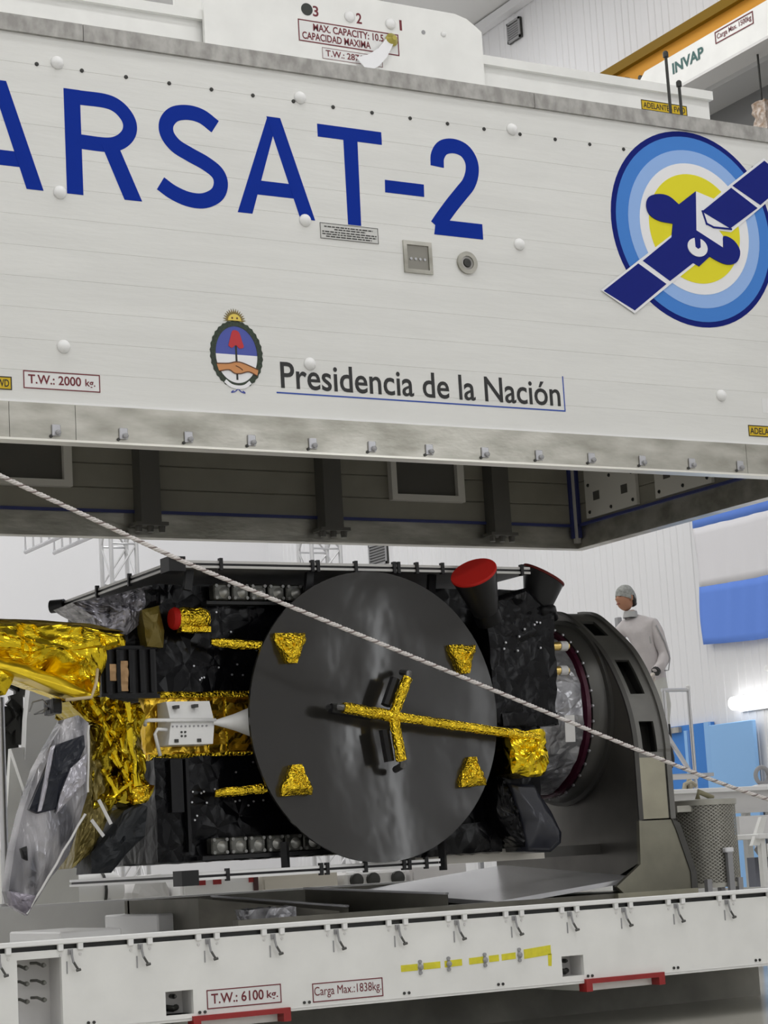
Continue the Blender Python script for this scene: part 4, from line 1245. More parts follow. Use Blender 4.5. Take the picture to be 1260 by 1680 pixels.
# main dish
DX, DZ, DRX, DRZ, DY = 6.506, 2.0, .885, .91, 11.60
m = MB()
nr, na = 60, 96
vs, fs = [], []
for s in (0, 1):
    for i in range(nr+1):
        r = i/nr
        for k in range(na):
            a = 2*pi*k/na
            yy = DY+.075*(1-r*r)+.004*noise.noise(Vector((r*cos(a)*2.2, r*sin(a)*2.2, 3)))*1.4+.022*s
            vs.append((DX+DRX*r*cos(a), yy, DZ+DRZ*r*sin(a)))
N1 = (nr+1)*na
for s in (0, 1):
    for i in range(nr):
        for k in range(na):
            k2 = (k+1) % na
            fs.append((s*N1+i*na+k, s*N1+i*na+k2, s*N1+(i+1)*na+k2, s*N1+(i+1)*na+k))
for k in range(na):
    k2 = (k+1) % na
    fs.append((nr*na+k, nr*na+k2, N1+nr*na+k2, N1+nr*na+k))
m.add(vs, fs)
dish = m.build('dish_reflector', DISH, sat, True, 50)
lab(dish, 'large round dark carbon dish')
for px, py, flip in ((475, 1062, 1), (758, 1080, 1), (484, 1282, -1), (773, 1268, -1)):
    c = pY(px, py, DY)
    w = .104 if px < 600 else .094
    h = .10
    tri = [(c.x-w, c.z+flip*h*.85), (c.x+w, c.z+flip*h*.85), (c.x+w*1.02, c.z+flip*h*.45), (c.x+w*.35, c.z-flip*h), (c.x-w*.25, c.z-flip*h), (c.x-w*1.02, c.z+flip*h*.45)]
    pillow(tri, DY-.01, .03, .045, .022, 16, .022).build('gold_bracket', GOLD_FINE, dish)
# gold Y-shaped arm standing off the dish
arm_y = 11.49
hub = pY(645, 1175, arm_y)
ends = {'l': pY(563, 1161, arm_y), 'u': pY(668, 1112, arm_y), 'd': pY(659, 1248, arm_y), 'r': pY(883, 1210, arm_y-.02)}
for k, e in ends.items():
    n = 8 if k != 'r' else 22
    pts = [hub+(e-hub)*(i/n) for i in range(n+1)]
    r0 = .036 if k != 'r' else .031
    am = MB().tube(pts, [r0+.004*noise.noise(Vector((i*1.7, 3, ord(k)))) for i in range(n+1)], 9, jitter=(.007, 24)).build('gold_arm', GOLD_FINE, dish)
    if k != 'r':
        d = (e-hub).normalized()
        MB().tube([e, e+d*.03, e+d*.05+Vector((0, .10, 0))], .022, 8).build('arm_fitting', mat('arm_fitting_grey', (.12, .12, .12), .3, .7), am)
        MB().tube([hub+d*.08+Vector((-.055, .05, 0)), e+Vector((-.06, .05, 0))], .034, 8).build('arm_back_tube', CHARCOAL, am)  # charcoal tube added as the dark shade beside the arm
m = pillow(gp([(832, 1198), (884, 1200), (893, 1240), (888, 1272), (858, 1276), (834, 1270)], 11.52), 11.50, .16, .05, .045, 9, .025)
m.build('arm_root', GOLD, sat)
# feed tower with two covered horns
def tw(q):
    k = (q.z-1.93)/.83
    return Vector((q.x+(-.04 if q.x < 7.7 else .03)*k, q.y, q.z))
tower = foil_box(7.47, 7.935, 11.72, 12.25, 1.93, 2.62, .045, .022, 6, shear=tw).build('feed_tower', BLACK_FOIL, sat, True)
pillow(gp([(806, 985), (860, 965), (905, 1010), (906, 1060), (800, 1060)], 11.75), 11.74, .35, .03, .02, 8, .04).build('tower_head', BLACK_FOIL, tower, True)
foil_box(7.44, 7.80, 11.74, 12.15, 1.62, 1.93, .04, .02, 7).build('tower_foot', BLACK_FOIL, tower, True)
foil_box(7.50, 7.93, 11.70, 12.0, 1.93, 2.0, .04, .015, 8).build('tower_fold', BLACK_FOIL, tower, True)
for i in range(9):
    px, py = random.uniform(815, 890), random.uniform(1010, 1070)
    c = pY(px, py, 11.70)
    MB().lathe([(.009, 0), (.007, .008)], tuple(c), n=8, frame=NEGY).build('blanket_button', ZINC, tower)
def horn(base_c, cap_c, r0, r1, axis, cap=None):
    cap = cap or RED_CAP
    a = Vector(axis).normalized()
    e1 = a.orthogonal().normalized(); e2 = a.cross(e1)
    b, c = Vector(base_c), Vector(cap_c)
    n = 36
    vs, fs = [], []
    for t_ in (0, .35, .7, 1):
        p = b+(c-b)*t_; r = r0+(r1-r0)*t_
        for k in range(n):
            an = 2*pi*k/n
            vs.append(p+(e1*cos(an)+e2*sin(an))*r)
    for i in range(3):
        for k in range(n):
            fs.append((i*n+k, i*n+(k+1) % n, (i+1)*n+(k+1) % n, (i+1)*n+k))
    fs.append(tuple(range(n-1, -1, -1)))
    fs.append(tuple(3*n+k for k in range(n)))
    h = MB().add(vs, fs).build('horn', CHARCOAL, tower, True, 45)
    MB().lathe([(r1*1.02, .002), (r1*1.03, .012), (r1*1.0, .020)], c, n=n, frame=(a, e1, e2)).build('red_cover', cap, h)
    MB().tube([b-a*.05, b+a*.03], r0*1.15, 16).build('horn_neck', BLACK_SMOOTH, h, True, 50)
# directions given as right / towards viewer / up, as the horns lean in the hall
def vdir(r, t, u):
    return Vector((cos(YAW), -sin(YAW), 0))*r + Vector((-sin(YAW), -cos(YAW), 0))*t + Vector((0, 0, 1))*u
horn(tuple(pY(799, 1008, 11.62)), tuple(pY(778, 942, 11.44)), .08, .150, vdir(-.28, .62, .80))
horn((7.90, 11.86, 2.64), (7.985, 11.84, 2.935), .07, .152, vdir(.50, -.02, .86), mat('dark_red_cover', rgb(96, 30, 26), .5, spec=.2))
MB().tube([pY(888, 1003, 11.72), pY(905, 1000, 11.78), pY(908, 1015, 11.82)], .035, 10).build('horn_bracket', BLACK_SMOOTH, tower, True)
# lower right foil-wrapped thruster pod
pillow(gp([(838, 1285), (878, 1288), (905, 1330), (923, 1365), (922, 1382), (905, 1398), (868, 1396), (860, 1350)], 11.7), 11.72, .25, .05, .012, 5, .035).build('foil_pod', mat('blue_black_film', (.022, .024, .034), .22, .1, bump=.12, bscale=4, spec=.6), sat, True)
pillow(gp([(818, 1270), (842, 1290), (864, 1352), (872, 1396), (838, 1372), (818, 1340)], 11.74), 11.76, .25, .03, .025, 10, .03).build('foil_pod', BLACK_FOIL, sat)
foil_box(6.9, 7.55, 11.9, 12.6, 1.12, 1.3, .05, .02, 6).build('foil_skirt', BLACK_FOIL, sat, True)
# adapter ring to the stand
RC = (12.50, 2.06)
XP = (Vector((1, 0, 0)), Vector((0, -1, 0)), Vector((0, 0, 1)))
def rlathe(prof, n=56, jit=0):
    m = MB().lathe(prof, (0, RC[0], RC[1]), n=n, frame=XP)
    if jit:
        m.v = [tuple(Vector(v)+Vector(noise.noise_vector(Vector(v)*9))*jit) for v in m.v]
    return m
ad = rlathe([(.50, 7.75), (.53, 7.95), (.55, 8.05), (.56, 8.15), (.565, 8.22), (.57, 8.30)], 64, .022).build('adapter_cone', CLEAR_FILM, sat)
rlathe([(.575, 8.301), (.598, 8.315), (.60, 8.345), (.585, 8.36)]).build('clamp_band', WINE, ad, True, 40)
rlathe([(.60, 8.361), (.625, 8.40), (.63, 8.46), (.655, 8.47), (.655, 8.499)]).build('adapter_flange', STAND_DARK, ad, True, 30)
for k in range(36):
    a = 2*pi*k/36
    MB().lathe([(.011, 0), (.011, .014)], (8.366, RC[0]+.60*cos(a), RC[1]+.60*sin(a)), n=7, frame=(Vector((-1, 0, 0)), Vector((0, 1, 0)), Vector((0, 0, 1)))).build('flange_bolt', ZINC, ad)
GOLDM = mat('gold_metal', (.85, .62, .22), .25, 1)
for py_ in (1060, 1100):
    c = pY(920, py_, 11.98)
    q = MB().tube([c+Vector((-.10, .06, 0)), c, c+Vector((.055, 0, 0))], .030, 12).build('gold_connector', GOLDM, ad, True, 40)
    MB().tube([c+Vector((-.012, 0, 0)), c+Vector((.045, 0, 0))], .034, 12).build('connector_sleeve', GREY_LIGHT, q, True, 40)
m = MB()
c = pY(938, 1195, 11.86)
m.add([(c.x-.05, 11.87, c.z-.09), (c.x+.03, 11.87, c.z-.09), (c.x+.03, 11.86, c.z+.09), (c.x-.05, 11.86, c.z+.09),
       (c.x-.05, 11.875, c.z-.09), (c.x+.03, 11.875, c.z-.09), (c.x+.03, 11.865, c.z+.09), (c.x-.05, 11.865, c.z+.09)],
      [(0, 1, 2, 3), (4, 7, 6, 5), (0, 4, 5, 1), (2, 6, 7, 3), (1, 5, 6, 2), (0, 3, 7, 4)])
m.build('paper_tag', GREY_LIGHT, ad)
# left-hand upper end: silver wrap, amber film bag, dark equipment rack
pillow(gp([(118, 990), (190, 975), (262, 958), (275, 985), (245, 1010), (205, 1042), (160, 1035), (150, 1012)], 11.95), 11.95, .3, .05, .03, 9, .03).build('silver_wrap', mat('dark_silver_film', (.34, .33, .37), .2, .6, color2=(.04, .04, .05), vscale=9, stretch=(2.5, 1, .7), bump=.5, bscale=10, voronoi=True), sat)
pillow(gp([(233, 1000), (262, 993), (270, 1035), (268, 1062), (242, 1060)], 11.86), 11.87, .15, .03, .01, 8, .03).build('amber_bag', BAG_OLIVE, sat)
pillow(gp([(238, 968), (262, 966), (264, 993), (236, 998)], 11.9), 11.9, .12, .02, .01, 8, .03).build('black_wrap', BLACK_FOIL, sat)
foil_box(4.90, 5.2, 11.98, 12.6, 2.2, 2.66, .05, .02, 6).build('end_blanket', BLACK_FOIL, sat)
rk = MB().box(4.80, 5.16, 11.92, 12.3, 2.17, 2.46).build('equipment_rack', CHARCOAL, sat)
for x in (4.83, 4.90, 4.98, 5.05, 5.12):
    MB().box(x-.012, x+.012, 11.885, 11.92, 2.19, 2.45).build('rack_rib', BLACK_SMOOTH, rk)
for x, z in ((4.865, 2.31), (4.94, 2.33), (4.94, 2.25)):
    foil_box(x-.022, x+.022, 11.895, 11.92, z-.05, z+.05, .02, .006, 14).build('rack_unit', mat('copper_foil', (.32, .2, .1), .35, .8), rk)
MB().box(4.79, 5.17, 11.90, 11.93, 2.155, 2.18).build('rack_rail', BLACK_SMOOTH, rk)
MB().box(4.79, 5.17, 11.90, 11.93, 2.455, 2.475).build('rack_rail', BLACK_SMOOTH, rk)
# big gold-foil boom running out of frame at left
boom = pillow(gp([(-150, 1010), (0, 1022), (60, 1026), (130, 1028), (200, 1040), (196, 1058), (168, 1066), (166, 1140), (140, 1140), (100, 1122), (50, 1106), (0, 1092), (-150, 1060)], 11.6), 11.62, .40, .10, .075, 4.6, .032, power=1.6, center=(pY(90, 1070, 11.6).x, pY(90, 1070, 11.6).z)).build('gold_boom', GOLD, sat)
lab(boom, 'crumpled gold foil boom reaching out to the left')
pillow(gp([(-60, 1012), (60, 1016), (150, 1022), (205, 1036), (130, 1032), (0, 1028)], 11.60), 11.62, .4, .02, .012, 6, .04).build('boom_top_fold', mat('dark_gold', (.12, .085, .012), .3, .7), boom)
pillow(gp([(-60, 1086), (0, 1090), (24, 1108), (10, 1140), (-60, 1150)], 11.5), 11.52, .25, .05, .03, 8, .04).build('boom_fold', GOLD, boom)
MB().tube([pY(108, 1148, 11.45), pY(150, 1144, 11.45), pY(158, 1120, 11.45), pY(160, 1098, 11.5)], .010, 8).build('boom_edge_tube', mat('pale_tube', (.62, .50, .30), .5), boom, True)
pillow(gp([(-150, 1046), (0, 1078), (50, 1092), (100, 1112), (140, 1132), (160, 1142), (132, 1148), (96, 1136), (50, 1116), (0, 1104), (-150, 1084)], 11.50), 11.50, .12, .04, .006, 4, .03).build('boom_lower_fold', mat('gold_smooth', (.70, .50, .03), .28, 1.0, bump=.25, bscale=5), boom, True)
# gold cloth hanging below the boom, and the ribs of foil around it
STRETCH[0] = Vector((1.5, 1, .45))
OLIVE_GOLD = mat('olive_gold_foil', (.42, .32, .025), .16, 1.0, bump=.4, bscale=9, voronoi=True, stretch=(1.6, 1, .5))  # gold darkened so the colour carries the foil's dark reflections
cl = pillow(gp([(108, 1150), (150, 1140), (178, 1146), (222, 1150), (232, 1215), (238, 1290), (248, 1296), (244, 1312), (214, 1322), (190, 1316), (172, 1330), (150, 1330), (148, 1250), (145, 1190)], 11.78), 11.8, .25, .05, .09, 9, .022, power=1.5).build('gold_drape', OLIVE_GOLD, sat)
STRETCH[0] = Vector((1, 1, 1))
for (a, b), (c, d), r in (((208, 1152), (222, 1290), .022), ((168, 1195), (200, 1260), .018), ((196, 1210), (214, 1300), .015), ((180, 1310), (214, 1282), .018), ((150, 1150), (176, 1200), .022), ((176, 1198), (196, 1206), .018), ((186, 1158), (204, 1190), .010), ((178, 1236), (206, 1272), .014), ((168, 1262), (190, 1300), .012), ((214, 1210), (220, 1300), .012)):
    p, q = pY(a, b, 11.72), pY(c, d, 11.70)
    MB().tube([p+(q-p)*(i/7) for i in range(8)], [r*(1+.3*sin(i*2.1)) for i in range(8)], 7, jitter=(.02, 13)).build('foil_crease', GOLD, cl)
pillow(gp([(214, 1292), (246, 1288), (246, 1314), (222, 1320)], 11.68), 11.7, .06, .02, .02, 18, .02).build('foil_tuft', GOLD_FINE, cl)
# dark side of the wrapped reflector: olive film between bag and drape
pillow(gp([(146, 1190), (172, 1250), (185, 1330), (150, 1400), (118, 1425), (130, 1330)], 11.76), 11.78, .2, .03, .03, 8, .03).build('olive_film', mat('olive_film', (.20, .16, .05), .25, .6, bump=.5, bscale=12, voronoi=True), sat)
for a, b, c, d in ((150, 1345, 170, 1372), (162, 1312, 182, 1352)):
    p, q = pY(a, b, 11.66), pY(c, d, 11.66)
    MB().bar(p, q, .02, .006, up=(0, 1, 0)).build('film_strip', GREY_LIGHT, sat)
# film-wrapped side reflector
bag = pillow(gp([(106, 1180), (128, 1173), (145, 1186), (146, 1230), (143, 1300), (130, 1352), (112, 1402), (80, 1445), (45, 1500), (18, 1482), (14, 1462), (22, 1395), (38, 1330), (60, 1262), (84, 1218)], 11.55), 11.55, .10, .06, .012, 5, .028, power=2.5).build('wrapped_reflector', mat('film_grey', (.50, .49, .51), .2, .4, color2=(.10, .10, .115), vscale=3.2, stretch=(3.2, 1, .8), detail=1.5, bump=.45, bscale=7, voronoi=True, bump2=.5, b2scale=4), sat)  # dark streaks in the colour imitate shaded folds of the film
lab(bag, 'side reflector wrapped in grey film')
def on_bag(px, py):
    return pY(px, py, 11.475)
pillow(gp([(92, 1222), (138, 1206), (140, 1225), (122, 1262), (98, 1308), (92, 1328), (62, 1335), (48, 1328), (72, 1270)], 11.475), 11.478, .03, .012, .006, 9, .03).build('bare_panel', mat('navy_panel', (.008, .010, .018), .2, .0, bump=.2, bscale=6, spec=.3), bag)
pillow(gp([(84, 1226), (90, 1222), (76, 1300), (68, 1330), (62, 1332), (70, 1290)], 11.455), 11.456, .012, .006, .004, 12, .02).build('film_fold', SILVER_FILM, bag)
pillow(gp([(116, 1260), (142, 1236), (140, 1282), (116, 1310), (92, 1335), (100, 1300)], 11.455), 11.456, .012, .01, .008, 14, .02).build('film_fold', SILVER_FILM, bag)
pillow(gp([(16, 1462), (60, 1470), (46, 1502), (20, 1486)], 11.47), 11.475, .05, .012, .01, 12, .02).build('film_fold', mat('film_purple', (.24, .22, .26), .25, .4, bump=.5, bscale=14, voronoi=True), bag)
for a, b, c, d in ((140, 1335, 44, 1500), (146, 1190, 143, 1300)):
    p, q = pY(a, b, 11.47), pY(c, d, 11.47)
    MB().tube([p+(q-p)*(i/8) for i in range(9)], .007, 6, jitter=(.008, 10)).build('film_seam', GREY_LIGHT, bag)
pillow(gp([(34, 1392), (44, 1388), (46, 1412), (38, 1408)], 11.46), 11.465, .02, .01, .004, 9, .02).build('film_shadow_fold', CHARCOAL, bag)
foil_box(4.37, 4.42, 11.6, 11.75, 2.05, 2.13, .025, .006, 12).build('reflector_hinge', CHARCOAL, bag)
# black blanket flap at the lower left
pillow(gp([(228, 1318), (242, 1322), (240, 1372), (208, 1402), (184, 1432), (150, 1434), (152, 1398), (180, 1362), (205, 1330)], 11.72), 11.74, .22, .04, .02, 7, .03).build('black_flap', mat('slate_blanket', (.010, .012, .015), .35, bump=.3, bscale=8, spec=.3), sat)
# loose wiring loops by the boom
MB().tube([tuple(pY(*p, 11.7)) for p in ((48, 1168), (54, 1152), (70, 1148), (80, 1160), (70, 1170), (56, 1172))]+[tuple(pY(90, 1155, 11.7)), tuple(pY(100, 1162, 11.75))], .005, 6).build('wire_loop', GREY_PLASTIC, sat, True)

# ================================================================== ROPE across the front
RPTS = [(-118, 722), (0, 780), (145, 848), (290, 916), (460, 988), (630, 1058), (800, 1128), (970, 1199), (1135, 1266), (1200, 1291), (1262, 1312), (1340, 1338)]
rp = [pY(a, b, 10.93 if a > -100 else 10.955) for a, b in RPTS]
cv = [Vector(p) for p in catmull(rp, 30)]
rope = thing('rope', tuple(cv[-1]), 'thin white flecked tag rope stretched slanting across the satellite', 'rope')
MB().tube(cv, .0100, 8).build('rope_core', WHITE_ROPE, rope, True)
for ph, mm, rr in ((0, WHITE_ROPE, .0048), (pi/2, DARK_ROPE, .0040), (pi, WHITE_ROPE, .0048), (3*pi/2, WHITE_ROPE, .0048)):
    pts = []
    L = 0
    dense = []
    for a, b in zip(cv, cv[1:]):
        for k in range(4):
            dense.append(a+(b-a)*(k/4))
    for i, p in enumerate(dense):
        if i:
            L += (p-dense[i-1]).length
        a = L*75+ph
        pts.append(p+Vector((.3*sin(a), -cos(a), .9*sin(a))).normalized()*.0092)
    MB().tube(pts, rr, 5).build('rope_strand', mm, rope, True)
MB().lathe([(.02, 0), (.022, .02), (.01, .035)], tuple(rp[0]+Vector((0, .03, 0))), n=10, frame=NEGY).build('rope_knot', WHITE_ROPE, rope)

# ================================================================== PERSON on the work platform
PB = Vector((11.69, 15.66, 1.715))      # between the feet
ER = Vector((cos(YAW), -sin(YAW), 0))   # to the right of the viewer
ED = Vector((sin(YAW), cos(YAW), 0))    # away from the viewer
def pp(u, v, z):
    return PB + ER*u + ED*v + Vector((0, 0, z))
person = thing('person', tuple(PB), 'person in pale cleanroom coat and hair net standing on the platform behind the stand', 'person')
def skin_mesh(verts, edges, radii, root=0, sub=2):
    me = bpy.data.meshes.new('tmp')
    me.from_pydata([tuple(v) for v in verts], edges, [])
    o = bpy.data.objects.new('tmp', me)
    COL.objects.link(o)
    o.modifiers.new('skin', 'SKIN')
    bm = bmesh.new(); bm.from_mesh(me)
    lay = bm.verts.layers.skin.verify()
    bm.verts.ensure_lookup_table()
    for i, v in enumerate(bm.verts):
        r = radii[i]
        v[lay].radius = r if isinstance(r, tuple) else (r, r)
        v[lay].use_root = (i == root)
    bm.to_mesh(me); bm.free()
    sm = o.modifiers.new('sub', 'SUBSURF'); sm.levels = sub; sm.render_levels = sub
    bpy.context.view_layer.update()
    ev = o.evaluated_get(bpy.context.evaluated_depsgraph_get())
    m2 = bpy.data.meshes.new_from_object(ev)
    vs = [v.co.copy() for v in m2.vertices]
    fs = [tuple(p.vertices) for p in m2.polygons]
    bpy.data.objects.remove(o, do_unlink=True)
    bpy.data.meshes.remove(m2)
    return vs, fs
J = [  # u, v, z, radius
    (0.00, 0.00, 0.93, (.150, .115)),   # 0 pelvis
    (-.02, 0.00, 1.08, (.145, .110)),   # 1 waist
    (-.06, 0.00, 1.25, (.165, .120)),   # 2 chest
    (-.10, 0.00, 1.385, (.125, .095)),   # 3 upper chest
    (-.145, -.01, 1.465, .058),          # 4 neck base
    (-.165, -.015, 1.53, .052),          # 5 neck
    (.030, -.09, 1.375, .070),           # 6 near shoulder
    (.085, -.11, 1.22, .062),            # 7 near upper arm
    (.120, -.12, 1.075, .055),           # 8 near elbow
    (.055, -.20, .985, .048),            # 9 near forearm
    (-.010, -.26, .920, .037),           # 10 near wrist
    (-.225, .10, 1.375, .070),           # 11 far shoulder
    (-.30, .12, 1.22, .060),             # 12
    (-.335, .06, 1.08, .052),            # 13 far elbow
    (-.40, -.06, 1.02, .040),            # 14 far wrist
    (.045, -.07, .84, .098),             # 15 near hip
    (.050, -.07, .66, .084),             # 16 thigh
    (.055, -.07, .48, .068),             # 17 near knee
    (.075, -.06, .28, .060),             # 18 calf
    (.085, -.05, .09, .050),             # 19 ankle
    (.030, -.10, .045, .045),            # 20 foot
    (-.045, -.15, .040, .038),            # 21 toe
    (-.075, .09, .84, .096),              # 22 far hip
    (-.085, .09, .66, .084),
    (-.090, .09, .48, .068),             # 24
    (-.080, .10, .28, .060),
    (-.075, .11, .09, .050),             # 26
    (-.13, .07, .045, .045),
    (-.20, .03, .040, .038)]
EDG = [(0, 1), (1, 2), (2, 3), (3, 4), (4, 5), (3, 6), (6, 7), (7, 8), (8, 9), (9, 10), (3, 11), (11, 12), (12, 13), (13, 14),
       (0, 15), (15, 16), (16, 17), (17, 18), (18, 19), (19, 20), (20, 21), (0, 22), (22, 23), (23, 24), (24, 25), (25, 26), (26, 27), (27, 28)]
vs, fs = skin_mesh([pp(*j[:3]) for j in J], EDG, [j[3] for j in J])
body = MB()
def zone(f):
    c = sum((vs[i] for i in f), Vector((0, 0, 0)))/len(f)-PB
    z = c.z; u = c.dot(ER)
    if z > 1.49:
        return 1
    if z < .46:
        return 3
    if z < .86 and abs(u) < .2:
        return 2
    return 0
# cloth folds
vs = [v+Vector(noise.noise_vector(Vector((v.x*13, v.y*13, v.z*6))))*.020 if (v-PB).z < 1.45 else v for v in vs]
for f in fs:
    pass
body.add(vs, [])
for f in fs:
    body.f.append(f); body.mi.append(zone(f))
# head joined to the neck: face turned to the viewer's left, a little towards the viewer
HC = pp(-.195, -.03, 1.635)
FD = (-ER*.86 - ED*.50 + Vector((0, 0, .06))).normalized()
SD = Vector((0, 0, 1)).cross(FD).normalized()
UD = FD.cross(SD).normalized()
def headpt(a, b, c):   # face, side, up
    return HC+FD*a+SD*b+UD*c
hv, hf = [], []
nu, nv = 32, 24
def bump(x, c, w):
    return math.exp(-((x-c)/w)**2)
for j in range(nv+1):
    th = pi*j/nv
    for i in range(nu):
        ph = 2*pi*i/nu
        x, y, z = sin(th)*cos(ph), sin(th)*sin(ph), cos(th)
        a, b, c = .096*x, .076*y, .118*z
        if x > 0:
            a += .010*bump(z, -.75, .25)*x                                  # chin
            a += .026*bump(y, 0, .16)*bump(z, -.16, .17)*x                  # nose
            a -= .011*(bump(y, .36, .16)+bump(y, -.36, .16))*bump(z, .10, .13)   # eye sockets
            a += .006*bump(y, 0, .5)*bump(z, .28, .12)                      # brow
            a -= .007*bump(y, 0, .4)*bump(z, -.38, .06)                     # under nose
            a += .006*bump(y, 0, .28)*bump(z, -.50, .08)                    # lips
        b *= 1-.22*max(0, -z)**1.5
        if x < 0 and z < -.3:
            a *= .8
        hv.append(headpt(a, b, c))
for j in range(nv):
    for i in range(nu):
        hf.append((j*nu+i, j*nu+(i+1) % nu, (j+1)*nu+(i+1) % nu, (j+1)*nu+i))
k = len(body.v)
body.v += [tuple(v) for v in hv]
body.f += [tuple(i+k for i in f) for f in hf]; body.mi += [1]*len(hf)
# hands, five separate bent fingers each
def hand(w, d, side):
    d = Vector(d).normalized()
    s_ = Vector(side); s_ = (s_-d*s_.dot(d)).normalized()
    n_ = d.cross(s_)
    hvv = [w, w+d*.035, w+d*.075]
    rr = [(.026, .020), (.036, .020), (.038, .017)]
    ed = [(0, 1), (1, 2)]
    a, b = skin_mesh(hvv, ed, rr, 0, 2)
    out = [(a, b)]
    for q, (off, ln) in enumerate(((-.029, .058), (-.010, .070), (.010, .066), (.028, .052))):
        r0 = w+d*.070+s_*off
        ch = [r0, r0+d*ln*.5+n_*.004, r0+d*ln*.85+n_*.020, r0+d*ln*.95+n_*.040]
        out.append(skin_mesh(ch, [(0, 1), (1, 2), (2, 3)], [.0095, .009, .008, .0065], 0, 1))
    r0 = w+d*.020-s_*.028
    ch = [r0, r0+d*.030-s_*.022+n_*.008, r0+d*.060-s_*.026+n_*.016]
    out.append(skin_mesh(ch, [(0, 1), (1, 2)], [.012, .0105, .0085], 0, 1))
    return out
for w, d in ((pp(-.014, -.264, .915), -ER*.75-ED*.25-Vector((0, 0, .60))), (pp(-.405, -.07, 1.015), -ER*.8-ED*.4+Vector((0, 0, .1)))):
    for a, b in hand(w, d, Vector((0, 0, 1))-ER*.2):
        k = len(body.v)
        body.v += [tuple(v) for v in a]
        body.f += [tuple(i+k for i in f) for f in b]; body.mi += [4]*len(b)
bo = body.build('body', [COAT, SKIN, TROUSER, BOOT, GLOVE], person, True)
# hair net: cap shell over the crown, hair at the nape, eyes, ear, mouth, collar, wrist band
cv_, cf_ = [], []
for j in range(13):
    th = pi*.54*j/12
    for i in range(32):
        ph = 2*pi*i/32
        x, y, z = sin(th)*cos(ph), sin(th)*sin(ph), cos(th)
        drop = -.030*(x < 0)*abs(x)*j/12
        lift_ = .030*max(0, x)*j/12
        q = headpt(.104*x-.004, .085*y, .126*z+drop+lift_)
        cv_.append(q+Vector(noise.noise_vector(q*40))*.003)
for j in range(12):
    for i in range(32):
        cf_.append((j*32+i, j*32+(i+1) % 32, (j+1)*32+(i+1) % 32, (j+1)*32+i))
MB().add(cv_, cf_).build('hair_net', CAPM, person, True)
hb = MB()
for sgn in (-1, 1):
    p = [headpt(-.02, sgn*.074, .02), headpt(-.045, sgn*.070, -.025), headpt(-.062, sgn*.050, -.055)]
    hb.tube(p, [.016, .020, .016], 8)
hb.tube([headpt(-.07, -.045, -.05), headpt(-.083, 0, -.055), headpt(-.07, .045, -.05)], .020, 8)
hb.build('hair', HAIR, person, True)
for sgn in (-1, 1):
    MB().lathe([(.009, 0), (.008, .004), (.003, .007)], headpt(.075, sgn*.028, .012), n=10, frame=(FD, SD, UD)).build('eye', HAIR, person, True)
    MB().tube([headpt(.082, sgn*.014, .030), headpt(.080, sgn*.030, .034), headpt(.070, sgn*.044, .029)], .004, 6).build('eyebrow', HAIR, person, True)
    MB().tube([headpt(-.002, sgn*.074, .020), headpt(-.014, sgn*.083, .010), headpt(-.012, sgn*.082, -.018), headpt(0, sgn*.073, -.028)], .009, 8).build('ear', SKIN, person, True)
MB().tube([headpt(.086, -.022, -.060), headpt(.096, 0, -.058), headpt(.086, .022, -.060)], .005, 6).build('mouth', mat('lips', rgb(150, 86, 78), .5), person, True)
m = MB()
cc = pp(-.16, -.015, 1.485)
for k in range(2):
    m.lathe([(.072, -.03), (.066, .0), (.060, .03)], cc, 'Z', 20)
m.build('collar', WHITE_PLAIN, person, True, 40)
MB().tube([pp(-.002, -.253, .927), pp(.014, -.238, .942)], .044, 12).build('wrist_band', BOOT, person, True, 40)
m = MB()
m.bar(pp(-.075, -.128, 1.22), pp(-.005, -.138, 1.23), .004, .065, up=(0, 0, 1))
m.build('pocket', mat('pocket_grey', (.42, .41, .40), .7), person)
MB().tube([pp(.05, -.165, 1.36), pp(.115, -.168, 1.20), pp(.15, -.165, 1.05), pp(.125, -.195, .94), pp(.085, -.22, .935)], .006, 6).build('sleeve_seam', GREY_PLASTIC, person, True)

# work platform
plat = thing('work_platform', (11.5, 15.75, 0), 'aluminium work platform with handrail beside the stand', 'platform')
MB().box(11.0, 11.98, 15.25, 16.15, 1.680, 1.712).build('deck', ALU, plat)
PX = pY(1137, 1230, 15.22).x
for x, y in ((11.05, 15.3), (11.05, 16.1), (11.93, 16.1)):
    MB().tube([(x, y, 0), (x, y, 1.68)], .025, 10).build('leg', ALU, plat, True, 40)
MB().tube([(PX, 15.22, .0), (PX, 15.22, 2.46)], .018, 10).build('rail_post', ALU, plat, True, 40)
MB().lathe([(.024, 0), (.024, .03), (.01, .04)], (PX, 15.22, 2.46), 'Z', 10).build('post_cap', WHITE_PLAIN, plat)
MB().tube([(11.45, 15.22, 2.455), (PX, 15.22, 2.455)], .017, 10).build('hand_rail', ALU, plat, True, 40)
MB().tube([(11.47, 15.22, 1.60), (11.47, 15.22, 2.455)], .017, 10).build('rail_post', ALU, plat, True, 40)
MB().box(11.0, PX+.02, 15.2, 15.25, 1.66, 1.70).build('deck_edge', GREY_LIGHT, plat)
a, b = pY(1089, 1198, 15.18), pY(1130, 1263, 15.18)
MB().bar(a, b, .03, .03).build('brace', ALU, plat)

q = pY(1014, 1013, 16.6)
gp_ = thing('upright_post', (q.x, 16.6, 0), 'thin grey upright post seen between the stand and the person', 'post')
MB().cbox(q.x-.025, q.x+.025, 16.57, 16.63, .012, q.z, .006).build('shaft', GREY_PLASTIC, gp_)
MB().box(q.x-.1, q.x+.1, 16.5, 16.7, 0, .012).build('foot_plate', GREY_PLASTIC, gp_)

